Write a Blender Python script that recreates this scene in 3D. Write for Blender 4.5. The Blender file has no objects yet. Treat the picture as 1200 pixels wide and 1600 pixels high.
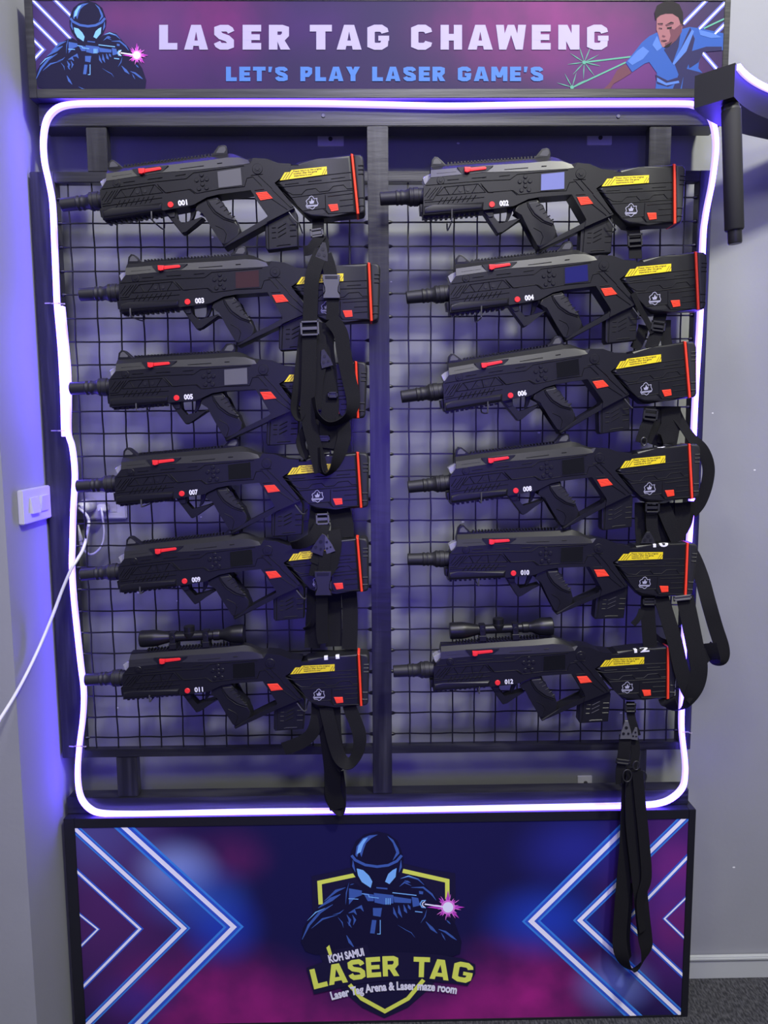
import bpy, bmesh, math, random
from mathutils import Vector, Matrix
from mathutils.bvhtree import BVHTree
random.seed(7)
S = bpy.context.scene
COL = S.collection

# ------------------------------------------------------------------ camera
FPX = 1203.0
CAM = Vector((0.0, -1.748, 1.45))
YAW, PITCH, ROLL = math.radians(0.9), math.radians(6.5), 0.0072
_f = Vector((math.sin(YAW)*math.cos(PITCH), math.cos(YAW)*math.cos(PITCH), -math.sin(PITCH)))
_r0 = Vector((math.cos(YAW), -math.sin(YAW), 0))
_u0 = _r0.cross(_f)
_r = _r0*math.cos(ROLL) - _u0*math.sin(ROLL)
_u = _u0*math.cos(ROLL) + _r0*math.sin(ROLL)
cd = bpy.data.cameras.new('camera'); cam = bpy.data.objects.new('camera', cd); COL.objects.link(cam)
cd.sensor_width = 36; cd.lens = FPX/1600*36; cd.clip_start = 0.05
m = Matrix((_r, _u, -_f)).transposed().to_4x4(); m.translation = CAM
cam.matrix_world = m
S.camera = cam
# ------------------------------------------------------------------ world, lights, exposure
w = bpy.data.worlds.new('world'); S.world = w; w.use_nodes = True
w.node_tree.nodes['Background'].inputs[0].default_value = (0.55, 0.6, 0.75, 1)
w.node_tree.nodes['Background'].inputs[1].default_value = 0.02
def area(name, loc, size, power, col=(1, 1, 1), target=(0, 0, 1.2)):
    l = bpy.data.lights.new(name, 'AREA'); l.shape = 'SQUARE'; l.size = size; l.energy = power; l.color = col
    o = bpy.data.objects.new(name, l); COL.objects.link(o); o.location = loc
    o.rotation_euler = (Vector(target)-Vector(loc)).to_track_quat('-Z', 'Y').to_euler()
    return o
area('ceiling_key_light', (1.12, -1.76, 3.95), 0.24, 104, (1, 1.0, 0.82), (0.1, 0, 0.6))
area('ceiling_panel_light', (-1.2, -2.3, 3.95), 0.6, 36, (1, 1.0, 0.82), (-0.1, 0, 0.4))
area('ceiling_panel_light', (0.3, -3.4, 3.95), 0.9, 86, (1, 1.0, 0.84), (0, 0, 0.2))
area('violet_room_light', (0.0, -2.0, 3.95), 1.1, 70, (0.17, 0.10, 1.0), (0, 0, 1.2))
o = area('violet_wall_strip_light', (0.05, -3.7, 1.15), 0.3, 3.4, (0.12, 0.06, 1.0), (0, 0, 1.15))
o.data.shape = 'RECTANGLE'; o.data.size = 0.3; o.data.size_y = 1.3; o.data.spread = math.radians(50)
S.view_settings.view_transform = 'Standard'
S.view_settings.look = 'None'
S.view_settings.exposure = 0.0
S.view_settings.gamma = 1.0
S.view_settings.use_curve_mapping = False
NEON_COL, NEON_STR = (0.085, 0.038, 1.0), 29.0

# ------------------------------------------------------------------ helpers
def at(px, py, Y):
    """photo pixel -> point on the vertical plane y = Y"""
    d = _f*FPX + _r*(px-600.0) - _u*(py-800.0)
    return CAM + d*((Y-CAM.y)/d.y)
def at_x(px, py, X):
    d = _f*FPX + _r*(px-600.0) - _u*(py-800.0)
    return CAM + d*((X-CAM.x)/d.x)
PXM = 1/692.0

def srgb(r, g, b):
    return tuple(((c/255)/12.92 if c/255 <= .04045 else ((c/255+.055)/1.055)**2.4) for c in (r, g, b))

def mat(name, col, rough=.5, metal=0., spec=.5, emit=None, estr=0, bump=None, var=None, trans=0, coat=0):
    mt = bpy.data.materials.new(name); mt.use_nodes = True
    nt = mt.node_tree; b = nt.nodes['Principled BSDF']
    b.inputs['Base Color'].default_value = (*col, 1)
    b.inputs['Roughness'].default_value = rough; b.inputs['Metallic'].default_value = metal
    b.inputs['Specular IOR Level'].default_value = spec
    if trans: b.inputs['Transmission Weight'].default_value = trans
    if coat: b.inputs['Coat Weight'].default_value = coat
    if emit:
        b.inputs['Emission Color'].default_value = (*emit, 1); b.inputs['Emission Strength'].default_value = estr
    tc = None
    if bump or var:
        tc = nt.nodes.new('ShaderNodeTexCoord')
    if bump:   # (scale xyz, detail, strength, distance)
        mp = nt.nodes.new('ShaderNodeMapping'); mp.inputs['Scale'].default_value = bump[0]
        n = nt.nodes.new('ShaderNodeTexNoise'); n.inputs['Scale'].default_value = 1; n.inputs['Detail'].default_value = bump[1]
        bp = nt.nodes.new('ShaderNodeBump'); bp.inputs['Strength'].default_value = bump[2]; bp.inputs['Distance'].default_value = bump[3]
        nt.links.new(tc.outputs['Object'], mp.inputs[0]); nt.links.new(mp.outputs[0], n.inputs['Vector'])
        nt.links.new(n.outputs['Fac'], bp.inputs['Height']); nt.links.new(bp.outputs[0], b.inputs['Normal'])
    if var:    # (scale xyz, other colour, lo, hi, detail)
        mp = nt.nodes.new('ShaderNodeMapping'); mp.inputs['Scale'].default_value = var[0]
        n = nt.nodes.new('ShaderNodeTexNoise'); n.inputs['Scale'].default_value = 1; n.inputs['Detail'].default_value = var[4]
        rp = nt.nodes.new('ShaderNodeValToRGB')
        rp.color_ramp.elements[0].position = var[2]; rp.color_ramp.elements[1].position = var[3]
        rp.color_ramp.elements[0].color = (*col, 1); rp.color_ramp.elements[1].color = (*var[1], 1)
        nt.links.new(tc.outputs['Object'], mp.inputs[0]); nt.links.new(mp.outputs[0], n.inputs['Vector'])
        nt.links.new(n.outputs['Fac'], rp.inputs[0]); nt.links.new(rp.outputs[0], b.inputs['Base Color'])
    return mt

def wall_mat(name, col, speck=True):
    mt = mat(name, col, .6, spec=.35, bump=((90, 90, 90), 3, .12, .002))
    nt = mt.node_tree; b = nt.nodes['Principled BSDF']
    tc = nt.nodes.new('ShaderNodeTexCoord')
    n = nt.nodes.new('ShaderNodeTexNoise'); n.inputs['Scale'].default_value = 3; n.inputs['Detail'].default_value = 5
    rp = nt.nodes.new('ShaderNodeValToRGB')
    rp.color_ramp.elements[0].position = .3; rp.color_ramp.elements[1].position = .7
    rp.color_ramp.elements[0].color = (*[c*.94 for c in col], 1); rp.color_ramp.elements[1].color = (*[c*1.05 for c in col], 1)
    nt.links.new(tc.outputs['Object'], n.inputs['Vector']); nt.links.new(n.outputs['Fac'], rp.inputs[0])
    out = rp.outputs[0]
    if speck:  # chipped paint specks
        v = nt.nodes.new('ShaderNodeTexVoronoi'); v.inputs['Scale'].default_value = 9
        mp = nt.nodes.new('ShaderNodeMapping'); mp.inputs['Scale'].default_value = (1, 1, 1.7)
        nt.links.new(tc.outputs['Object'], mp.inputs[0]); nt.links.new(mp.outputs[0], v.inputs['Vector'])
        lt = nt.nodes.new('ShaderNodeMath'); lt.operation = 'LESS_THAN'; lt.inputs[1].default_value = .032
        nt.links.new(v.outputs['Distance'], lt.inputs[0])
        mx = nt.nodes.new('ShaderNodeMixRGB'); mx.inputs[2].default_value = (.8, .8, .8, 1)
        nt.links.new(lt.outputs[0], mx.inputs[0]); nt.links.new(out, mx.inputs[1]); out = mx.outputs[0]
    nt.links.new(out, b.inputs['Base Color'])
    return mt

def print_mat(name, base, blobs, rough=.35, nscale=9.0):
    """printed poster: base colour plus soft cloudy patches (x, z, rx, rz, colour, strength)"""
    mt = bpy.data.materials.new(name); mt.use_nodes = True
    nt = mt.node_tree; b = nt.nodes['Principled BSDF']; b.inputs['Roughness'].default_value = rough
    b.inputs['Specular IOR Level'].default_value = .2
    tc = nt.nodes.new('ShaderNodeTexCoord')
    nz = nt.nodes.new('ShaderNodeTexNoise'); nz.inputs['Scale'].default_value = nscale; nz.inputs['Detail'].default_value = 4
    nt.links.new(tc.outputs['Object'], nz.inputs['Vector'])
    nm = nt.nodes.new('ShaderNodeMapRange'); nm.inputs[1].default_value = .3; nm.inputs[2].default_value = .7
    nm.inputs[3].default_value = .35; nm.inputs[4].default_value = 1.0
    nt.links.new(nz.outputs['Fac'], nm.inputs[0])
    cur = None
    for (x, z, rx, rz, c, s, noisy) in blobs:
        mp = nt.nodes.new('ShaderNodeMapping')
        mp.inputs['Location'].default_value = (-x/rx, 0, -z/rz); mp.inputs['Scale'].default_value = (1/rx, 0, 1/rz)
        nt.links.new(tc.outputs['Object'], mp.inputs[0])
        ln = nt.nodes.new('ShaderNodeVectorMath'); ln.operation = 'LENGTH'; nt.links.new(mp.outputs[0], ln.inputs[0])
        mr = nt.nodes.new('ShaderNodeMapRange'); mr.interpolation_type = 'SMOOTHSTEP'
        mr.inputs[1].default_value = 1; mr.inputs[2].default_value = 0; mr.inputs[3].default_value = 0; mr.inputs[4].default_value = s
        nt.links.new(ln.outputs['Value'], mr.inputs[0])
        fac = mr.outputs[0]
        if noisy:
            mu = nt.nodes.new('ShaderNodeMath'); mu.operation = 'MULTIPLY'
            nt.links.new(fac, mu.inputs[0]); nt.links.new(nm.outputs[0], mu.inputs[1]); fac = mu.outputs[0]
        mx = nt.nodes.new('ShaderNodeMixRGB'); mx.inputs[2].default_value = (*c, 1)
        if cur is None: mx.inputs[1].default_value = (*base, 1)
        else: nt.links.new(cur, mx.inputs[1])
        nt.links.new(fac, mx.inputs[0]); cur = mx.outputs[0]
    nt.links.new(cur, b.inputs['Base Color'])
    return mt

def root_of(o):
    while o.parent: o = o.parent
    return o
def obj(name, bm, material, parent=None, local=False, smooth=None, label=None):
    me = bpy.data.meshes.new(name)
    if parent and not local:
        bmesh.ops.translate(bm, verts=bm.verts, vec=-root_of(parent).location)
    bmesh.ops.recalc_face_normals(bm, faces=bm.faces)
    bm.to_mesh(me); bm.free()
    me.materials.append(material)
    if smooth is not None:
        for p in me.polygons: p.use_smooth = True
        me.set_sharp_from_angle(angle=math.radians(smooth))
    o = bpy.data.objects.new(name, me); COL.objects.link(o)
    if smooth is not None and smooth < 40:
        wm = o.modifiers.new('even_shading', 'WEIGHTED_NORMAL'); wm.keep_sharp = True; wm.weight = 80
    if parent: o.parent = parent
    if label: o['label'] = label
    return o
def tag(o, label, cat, group=None):
    o['label'] = label; o['category'] = cat
    if group: o['group'] = group
    return o
def thing(name, label, cat, loc=(0, 0, 0), group=None):
    o = bpy.data.objects.new(name, None); o.empty_display_size = .05; COL.objects.link(o); o.location = loc
    return tag(o, label, cat, group)
def copy_tree(o, parent=None):
    c = o.copy(); COL.objects.link(c); c.parent = parent
    for ch in list(o.children): copy_tree(ch, c)
    return c

def box(bm, x0, x1, y0, y1, z0, z1, bev=0):
    r = bmesh.ops.create_cube(bm, size=1)
    for v in r['verts']:
        v.co = Vector((x0+(v.co.x+.5)*(x1-x0), y0+(v.co.y+.5)*(y1-y0), z0+(v.co.z+.5)*(z1-z0)))
    if bev:
        es = list({e for v in r['verts'] for e in v.link_edges})
        bmesh.ops.bevel(bm, geom=es, offset=bev, segments=2, affect='EDGES', clamp_overlap=True)
def pxbox(bm, p0, p1, Yf, Yb, bev=.001):
    a, b = at(*p0, Yf), at(*p1, Yf)
    box(bm, min(a.x, b.x), max(a.x, b.x), Yf, Yb, min(a.z, b.z), max(a.z, b.z), bev)
def prism(bm, pts, yf, yb, bev=0, seg=2):
    """pts: (x,z) outline, front at yf (toward the viewer), back at yb"""
    f = [bm.verts.new((x, yf, z)) for x, z in pts]; k = [bm.verts.new((x, yb, z)) for x, z in pts]
    n = len(pts)
    ff = bm.faces.new(f); bf = bm.faces.new(k[::-1])
    for i in range(n):
        bm.faces.new((f[i], k[i], k[(i+1) % n], f[(i+1) % n]))
    if bev:
        es = list(ff.edges)+list(bf.edges)
        bmesh.ops.bevel(bm, geom=es, offset=bev, segments=seg, affect='EDGES', clamp_overlap=True, profile=.5)
def disc(bm, c, r, yf, yb, n=20, bev=0):
    prism(bm, [(c[0]+r*math.cos(2*math.pi*i/n), c[1]+r*math.sin(2*math.pi*i/n)) for i in range(n)], yf, yb, bev, 1)
def _miter(pts, closed):
    out = []; n = len(pts)
    P = [Vector(p) for p in pts]
    for i in range(n):
        d = []
        if i > 0 or closed: d.append((P[i]-P[i-1]).normalized())
        if i < n-1 or closed: d.append((P[(i+1) % n]-P[i]).normalized())
        nn = [Vector((-v.y, v.x)) for v in d]
        s = sum(nn, Vector((0, 0)))
        s = s.normalized() if s.length > 1e-6 else nn[0]
        out.append(s/max(.45, s.dot(nn[0])))
    return P, out
def ridge(bm, pts, wd, y, h, closed=False):
    P, N = _miter(pts, closed); n = len(P)
    a = [bm.verts.new((P[i].x+N[i].x*wd/2, y+.0004, P[i].y+N[i].y*wd/2)) for i in range(n)]
    c = [bm.verts.new((P[i].x, y-h, P[i].y)) for i in range(n)]
    b = [bm.verts.new((P[i].x-N[i].x*wd/2, y+.0004, P[i].y-N[i].y*wd/2)) for i in range(n)]
    for i in range(n if closed else n-1):
        j = (i+1) % n
        bm.faces.new((a[i], a[j], c[j], c[i])); bm.faces.new((c[i], c[j], b[j], b[i]))
def flatpoly(bm, pts, y):
    global FLAT_N
    FLAT_N += 1; y -= (FLAT_N % 24)*.000006
    bm.faces.new([bm.verts.new((x, y, z)) for x, z in pts])
FLAT_N = 0
def stroke(bm, pts, wd, y, closed=False, taper=False):
    global FLAT_N
    FLAT_N += 1; y -= (FLAT_N % 24)*.000006
    P, N = _miter(pts, closed); n = len(P)
    W = [wd*(1-abs(2*i/(n-1)-1)*.85) if taper else wd for i in range(n)] if n > 1 else [wd]
    a = [bm.verts.new((P[i].x+N[i].x*W[i]/2, y, P[i].y+N[i].y*W[i]/2)) for i in range(n)]
    b = [bm.verts.new((P[i].x-N[i].x*W[i]/2, y, P[i].y-N[i].y*W[i]/2)) for i in range(n)]
    for i in range(n if closed else n-1):
        j = (i+1) % n
        bm.faces.new((a[i], a[j], b[j], b[i]))
def catmull(pts, sub=6):
    P = [Vector(p) for p in pts]; out = []
    for i in range(len(P)-1):
        p0 = P[max(i-1, 0)]; p1 = P[i]; p2 = P[i+1]; p3 = P[min(i+2, len(P)-1)]
        for k in range(sub):
            t = k/sub
            out.append(.5*((2*p1)+(p2-p0)*t+(2*p0-5*p1+4*p2-p3)*t*t+(3*p1-p0-3*p2+p3)*t**3))
    out.append(P[-1]); return out
def tube(bm, pts, r, n=8, cap=True):
    rings = []; pts = [Vector(p) for p in pts]; up = None
    for i, p in enumerate(pts):
        t = (pts[min(i+1, len(pts)-1)]-pts[max(i-1, 0)]).normalized()
        if up is None:
            up = Vector((0, 1, 0)) if abs(t.y) < .9 else Vector((1, 0, 0))
        u = (up-t*up.dot(t)).normalized(); up = u; v = t.cross(u)
        rr = r[i] if isinstance(r, (list, tuple)) else r
        rings.append([bm.verts.new(p+(u*math.cos(2*math.pi*k/n)+v*math.sin(2*math.pi*k/n))*rr) for k in range(n)])
    for a, b in zip(rings, rings[1:]):
        for k in range(n): bm.faces.new((a[k], a[(k+1) % n], b[(k+1) % n], b[k]))
    if cap: bm.faces.new(rings[0][::-1]); bm.faces.new(rings[-1])
def ribbon(bm, pts, wd, th=.0016, sub=6):
    """pts: (px,py,Y[,twist 0..1]) -> strap of webbing; twist 1 = edge on to the viewer"""
    P = catmull([at(p[0], p[1], p[2]) for p in pts], sub)
    T = catmull([Vector((p[3] if len(p) > 3 else 0, 0, 0)) for p in pts], sub)
    rings = []; lastw = None
    for i, p in enumerate(P):
        t = (P[min(i+1, len(P)-1)]-P[max(i-1, 0)]).normalized()
        n0 = t.cross(Vector((0, 1, 0)))
        n0 = n0.normalized() if n0.length > 1e-5 else Vector((1, 0, 0))
        a = T[i].x*math.pi/2
        wv = (n0*math.cos(a)+Vector((0, 1, 0))*math.sin(a)); wv = (wv-t*wv.dot(t)).normalized()
        k = t.cross(wv).normalized()
        rings.append([bm.verts.new(p+wv*(sx*wd/2)+k*(sy*th/2)) for sx, sy in ((-1, -1), (1, -1), (1, 1), (-1, 1))])
    for a, b in zip(rings, rings[1:]):
        for k in range(4): bm.faces.new((a[k], a[(k+1) % 4], b[(k+1) % 4], b[k]))
    bm.faces.new(rings[0][::-1]); bm.faces.new(rings[-1])

def text_mesh(s, bold=.0):
    c = bpy.data.curves.new('t', 'FONT'); c.body = s; c.resolution_u = 3; c.offset = bold
    o = bpy.data.objects.new('t', c); COL.objects.link(o)
    dg = bpy.context.evaluated_depsgraph_get()
    me = bpy.data.meshes.new_from_object(o.evaluated_get(dg))
    bpy.data.objects.remove(o); bpy.data.curves.remove(c)
    return me
def put_text(bm, s, p0, p1, h, y, bold=.02, plane=None):
    """text from baseline start p0 to end p1 (x,z) with cap height h, on y"""
    me = text_mesh(s, bold)
    xs = [v.co.x for v in me.vertices]; ys = [v.co.y for v in me.vertices]
    x0, x1 = min(xs), max(xs)
    cap = .73
    d = Vector(p1)-Vector(p0); L = d.length; d.normalize(); n = Vector((-d.y, d.x))
    vs = []
    for v in me.vertices:
        q = Vector(p0)+d*((v.co.x-x0)/(x1-x0)*L)+n*(v.co.y/cap*h)
        vs.append(bm.verts.new((q.x, y, q.y) if plane is None else plane(q)))
    for p in me.polygons:
        try: bm.faces.new([vs[i] for i in p.vertices])
        except ValueError: pass
    bpy.data.meshes.remove(me)

# heavy block lettering (height 1)
def glyph(ch, t):
    h = t/2; e = .27 if t > .26 else t*.95; q = e/2
    def rect(x0, z0, x1, z1): return ('p', [(x0, z0), (x1, z0), (x1, z1), (x0, z1)])
    if ch == 'L': w = .68; return w, [rect(0, 0, t, 1), rect(0, 0, w, e)]
    if ch == 'A':
        w = .94; a = .38
        L = [(0, 0), (t*1.02, 0), (w/2+.01, .78), (w/2+.01, 1), (w/2-a/2, 1)]
        return w, [('p', L), ('p', [(w-x, z) for x, z in L][::-1]), rect(t*.75, .15, w-t*.75, .15+e*.8)]
    if ch == 'S':
        w = .84
        return w, [('s', [(w-h*.9, .70), (w-h-.03, .80), (w-h-.13, 1-q), (h+.13, 1-q), (h+.01, .82), (h+.01, .66), (h+.13, .545), (w-h-.13, .455), (w-h-.01, .34), (w-h-.01, .18), (w-h-.13, q), (h+.13, q), (h+.03, .2), (h*.9, .30)], e)]
    if ch == 'E': w = .70; return w, [rect(0, 0, t, 1), rect(0, 0, w, e), rect(0, 1-e, w, 1), rect(0, .5-e*.44, w*.93, .5+e*.44)]
    if ch == 'R':
        w = .82
        return w, [rect(0, 0, t, 1), ('s', [(t*.5, 1-q), (w-h-.15, 1-q), (w-h-.02, .82), (w-h-.02, .60), (w-h-.15, .46), (t*.5, .46)], e), ('p', [(w*.36, .42), (w*.70, .42), (w, 0), (w-t*1.12, 0)])]
    if ch == 'P':
        w = .78
        return w, [rect(0, 0, t, 1), ('s', [(t*.5, 1-q), (w-h-.15, 1-q), (w-h-.02, .82), (w-h-.02, .58), (w-h-.15, .42), (t*.5, .42)], e)]
    if ch == 'T': w = .80; return w, [rect(w/2-h, 0, w/2+h, 1), rect(0, 1-e, w, 1)]
    if ch in 'GC':
        w = .86
        pl = [(w-h*.95, .68), (w-h-.02, .78), (w-h-.15, 1-q), (h+.15, 1-q), (h, .80), (h, .20), (h+.15, q), (w-h-.15, q), (w-h-.02, .22)]
        if ch == 'C': return w, [('s', pl+[(w-h*.95, .32)], e*1.05)]
        return w, [('s', pl+[(w-h-.0, .47)], e*1.05), rect(w*.52, .36, w, .36+e*.75)]
    if ch == 'H': w = .86; return w, [rect(0, 0, t, 1), rect(w-t, 0, w, 1), rect(0, .5-e/2, w, .5+e/2)]
    if ch == 'N': w = .84; return w, [rect(0, 0, t*.95, 1), rect(w-t*.95, 0, w, 1), ('p', [(0, 1), (t*1.1, 1), (w, 0), (w-t*1.1, 0)])]
    if ch == 'M': w = 1.02; return w, [rect(0, 0, t*.9, 1), rect(w-t*.9, 0, w, 1), ('p', [(0, 1), (t*1.1, 1), (w/2+t*.4, .25), (w/2-t*.4, .25)]), ('p', [(w-t*1.1, 1), (w, 1), (w/2+t*.4, .25), (w/2-t*.4, .25)])]
    if ch == 'W':
        w = 1.16; a = t*.92
        return w, [('p', [(0, 1), (a, 1), (.40, 0), (.40-a*.9, 0)]), ('p', [(.40-a*.9, 0), (.40, 0), (w/2+a*.42, 1), (w/2-a*.42, 1)]), ('p', [(w/2-a*.42, 1), (w/2+a*.42, 1), (w-.40+a*.9, 0), (w-.40, 0)]), ('p', [(w-.40, 0), (w-.40+a*.9, 0), (w, 1), (w-a, 1)])]
    if ch == 'Y': w = .88; return w, [rect(w/2-h, 0, w/2+h, .5), ('p', [(0, 1), (t*1.1, 1), (w/2+h, .42), (w/2-h, .42)]), ('p', [(w-t*1.1, 1), (w, 1), (w/2+h, .42), (w/2-h, .42)])]
    if ch == "'": w = .26; return w, [('p', [(.02, 1), (.26, 1), (.18, .62), (.02, .62)])]
    return .45, []
def put_glyph(bm, ch, t, fn, y):
    w, sh = glyph(ch, t)
    for s in sh:
        y -= .00004
        if s[0] == 'p': flatpoly(bm, [fn(x, z) for x, z in s[1]], y)
        else:
            b2 = bmesh.new(); stroke(b2, s[1], s[2], 0)
            vm = {}
            for v in b2.verts:
                q = fn(v.co.x, v.co.z); vm[v] = bm.verts.new((q[0], y, q[1]))
            for f in b2.faces: bm.faces.new([vm[v] for v in f.verts])
            b2.free()

# ------------------------------------------------------------------ materials
M = {}
M['wall'] = wall_mat('wall_paint', (.29, .298, .315))
M['wall_left'] = wall_mat('wall_paint_side', (.29, .298, .31), False)
M['ceil'] = mat('ceiling_paint', (.5, .5, .5), .8)
M['trim'] = mat('baseboard_paint', (.46, .48, .47), .35)
M['floor'] = mat('carpet', (.030, .031, .034), .95, spec=.1, bump=((160, 60, 60), 2, .8, .006), var=((210, 70, 70), (.085, .085, .09), .38, .66, 2))
M['frame'] = mat('black_frame_paint', (.012, .012, .016), .36, spec=.5, bump=((14, 14, 60), 4, .25, .002), var=((60, 20, 4), (.05, .05, .055), .45, .85, 5))
M['rail'] = mat('black_rail_paint', (.012, .012, .016), .36, spec=.5, bump=((4, 14, 90), 4, .25, .002), var=((4, 20, 80), (.05, .05, .055), .45, .85, 5))
M['sign_edge'] = mat('sign_border', (.010, .010, .015), .4)
M['wire'] = mat('wire_black', (.010, .010, .012), .35)
M['black'] = mat('gun_plastic', (.0075, .0075, .0095), .40, spec=.4, bump=((900, 900, 900), 2, .06, .0006))
M['blackg'] = mat('gun_plastic_cover', (.0135, .0135, .0145), .42, bump=((900, 900, 900), 2, .06, .0006))
M['rubber'] = mat('rubber', (.012, .012, .013), .55)
M['dark'] = mat('recess_black', (.004, .004, .005), .5)
M['steel'] = mat('dark_steel', (.09, .09, .095), .4, .3)
M['orange'] = mat('orange_plastic', srgb(255, 70, 40), .45)
M['red'] = mat('red_plastic', srgb(245, 48, 48), .4)
M['yellow'] = mat('yellow_sticker', srgb(238, 214, 30), .45)
M['brown'] = mat('sticker_print', srgb(95, 70, 20), .5)
M['ink'] = mat('sticker_text', srgb(60, 48, 30), .5)
M['silver'] = mat('silver_print', srgb(165, 165, 180), .4)
M['white'] = mat('white_print', srgb(235, 235, 240), .45)
M['screen_dark'] = mat('screen_glass', (.006, .006, .009), .05, spec=.6)
M['screen_grey_reflection'] = mat('screen_grey_reflection', (.115, .115, .12), .3)  # grey reflection in the black screen, set as its base colour
M['screen_pale_reflection'] = mat('screen_pale_reflection', (.20, .22, .45), .15)  # pale blue reflection painted into the base colour, nothing emits
M['screen_brown'] = mat('screen_brown_reflection', (.05, .025, .03), .08)  # brown tint stands in for a reflection on the glass
M['screen_blue'] = mat('screen_blue', (.02, .02, .12), .1)  # blue of a reflection mixed into the dark glass colour
M['clear'] = mat('clear_plastic', (.75, .75, .8), .12, trans=.65)
M['sightglass'] = mat('sight_plastic', (.10, .10, .105), .2)
M['webbing'] = mat('black_webbing', (.008, .008, .009), .8, spec=.2, bump=((500, 500, 900), 2, .5, .001))
M['buckle'] = mat('buckle_plastic', (.018, .018, .02), .42)
M['buckle_grey'] = mat('buckle_grey_plastic', (.10, .10, .105), .35)
M['neon'] = mat('neon_glow', (.8, .8, .8), .4, emit=NEON_COL, estr=NEON_STR)
M['jacket'] = mat('neon_silicone', (.62, .62, .66), .45, emit=(.17, .12, 1.0), estr=4.6)
M['tie'] = mat('tie_plastic', (.55, .45, .62), .3, trans=.3)
M['cable'] = mat('cable_white', (.72, .72, .72), .4)
M['socket'] = mat('socket_white', (.62, .62, .62), .35)
M['switch'] = mat('switch_plastic', (.55, .55, .56), .4)
M['plate'] = mat('plate_metal', (.75, .75, .8), .4)
M['beam'] = mat('beam_black', (.016, .016, .018), .45)
M['foam'] = mat('foam_black', (.014, .014, .016), .8, bump=((600, 600, 600), 2, .2, .0008))
M['letter'] = mat('print_lavender', srgb(176, 168, 196), .5)
M['letter2'] = mat('print_skyblue', srgb(80, 124, 190), .45)
M['p_white'] = mat('print_line_white', srgb(246, 246, 255), .35)
M['p_blue'] = mat('print_line_blue', srgb(52, 92, 205), .35)
M['p_sky'] = mat('print_line_sky', srgb(66, 140, 225), .35)
M['p_halo'] = mat('print_line_halo', srgb(98, 104, 186), .35)
M['p_navy'] = mat('print_navy', srgb(24, 22, 52), .35)
M['p_shield'] = mat('print_shield', srgb(30, 27, 58), .35)
M['p_mid'] = mat('print_midblue', srgb(66, 98, 168), .35)
M['p_light'] = mat('print_lightblue', srgb(128, 190, 245), .35)
M['p_lime'] = mat('print_lime', srgb(228, 238, 96), .35)
M['p_mag'] = mat('print_magenta', srgb(196, 66, 190), .35)
M['p_pink'] = mat('print_pink', srgb(236, 130, 220), .35)
M['p_green'] = mat('print_green', srgb(92, 158, 134), .35)
M['p_skin'] = mat('print_skin', srgb(146, 98, 102), .35)
M['p_skind'] = mat('print_skin_shade', srgb(100, 60, 72), .4)
M['p_hair'] = mat('print_hair', srgb(26, 20, 28), .6)
M['p_shirt'] = mat('print_shirt', srgb(46, 84, 156), .35)
M['p_shirtl'] = mat('print_shirt_light', srgb(80, 116, 184), .35)
M['p_shirtd'] = mat('print_shirt_dark', srgb(40, 38, 76), .35)

for k_, m_ in M.items():
    if k_.startswith('p_') or k_.startswith('letter'):
        b_ = m_.node_tree.nodes['Principled BSDF']; b_.inputs['Specular IOR Level'].default_value = .15; b_.inputs['Roughness'].default_value = .55

# ------------------------------------------------------------------ room shell
YW = 0.118
XL = -0.740
def struct(name, x0, x1, y0, y1, z0, z1, m):
    bm = bmesh.new(); box(bm, x0, x1, y0, y1, z0, z1); o = obj(name, bm, m); o['kind'] = 'structure'; return o
struct('floor', -3, 3.2, -4.6, YW+.1, -.1, 0, M['floor'])
struct('wall_back', -3, 3.2, YW, YW+.1, 0, 4.05, M['wall'])
struct('wall_left', -1.6, XL, -0.195, YW, 0, 4.05, M['wall_left'])
struct('wall_left_far', -3, -2.9, -4.5, YW, 0, 4.05, M['wall_left'])
struct('wall_right', 3.1, 3.2, -4.5, YW, 0, 4.05, M['wall'])
struct('wall_front', -3, 3.2, -4.6, -4.5, 0, 4.05, M['wall'])
struct('ceiling', -3, 3.2, -4.6, YW+.1, 4.05, 4.15, M['ceil'])
bm = bmesh.new(); box(bm, .70, 3.1, YW-.012, YW, 0, .055); box(bm, .70, 3.1, YW-.016, YW, .050, .060, .003)
o = obj('baseboard_back', bm, M['trim']); o['kind'] = 'structure'

# ------------------------------------------------------------------ display frame
fr = thing('display_frame', 'tall black painted display frame holding both mesh panels between the two signs', 'frame', (0, 0, .62))
XPL0, XPL1 = at(57, 470, 0).x, at(95, 470, 0).x
XPR0, XPR1 = at(1059, 1110, 0).x, at(1081, 1110, 0).x
XPR0, XPR1 = (XPR0+at(1086, 560, 0).x)/2, (XPR1+at(1103, 560, 0).x)/2
ZU1, ZU0 = at(590, 267, 0).z, at(590, 284, 0).z       # upper rail of the mesh bays
ZL1, ZL0 = at(595, 1166, 0).z, at(595, 1178, 0).z     # lower rail
ZT0 = at(590, 197, 0).z; ZT1 = at(590, 152, -.024).z
bb_z = (at(105, 1277, -.024).z+at(1083, 1268, -.024).z)/2
hb_z = (at(60, 153, -.024).z+at(1090, 153, -.024).z)/2
ZB1 = at(590, 1240, 0).z; ZB0 = at(590, 1272, -.024).z
XT0, XT1 = at(60, 180, 0).x, at(1127, 185, 0).x
XM0, XM1 = at(574.5, 300, 0).x, at(607, 300, 0).x
def fpart(name, x0, x1, z0, z1, m='frame', y0=0, y1=.03):
    bm = bmesh.new(); box(bm, x0, x1, y0, y1, z0, z1, .0015); return obj(name, bm, M[m], fr)
fpart('top_rail', XT0, XT1, ZT0, hb_z-.0005, 'rail', 0, .06)
fpart('bottom_rail', XPL0+.005, XPR1, bb_z+.0005, ZB1, 'rail', 0, .04)
fpart('upper_rail', XPL0, XPR1+.003, ZU0, ZU1, 'rail', .001, .025)
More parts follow.
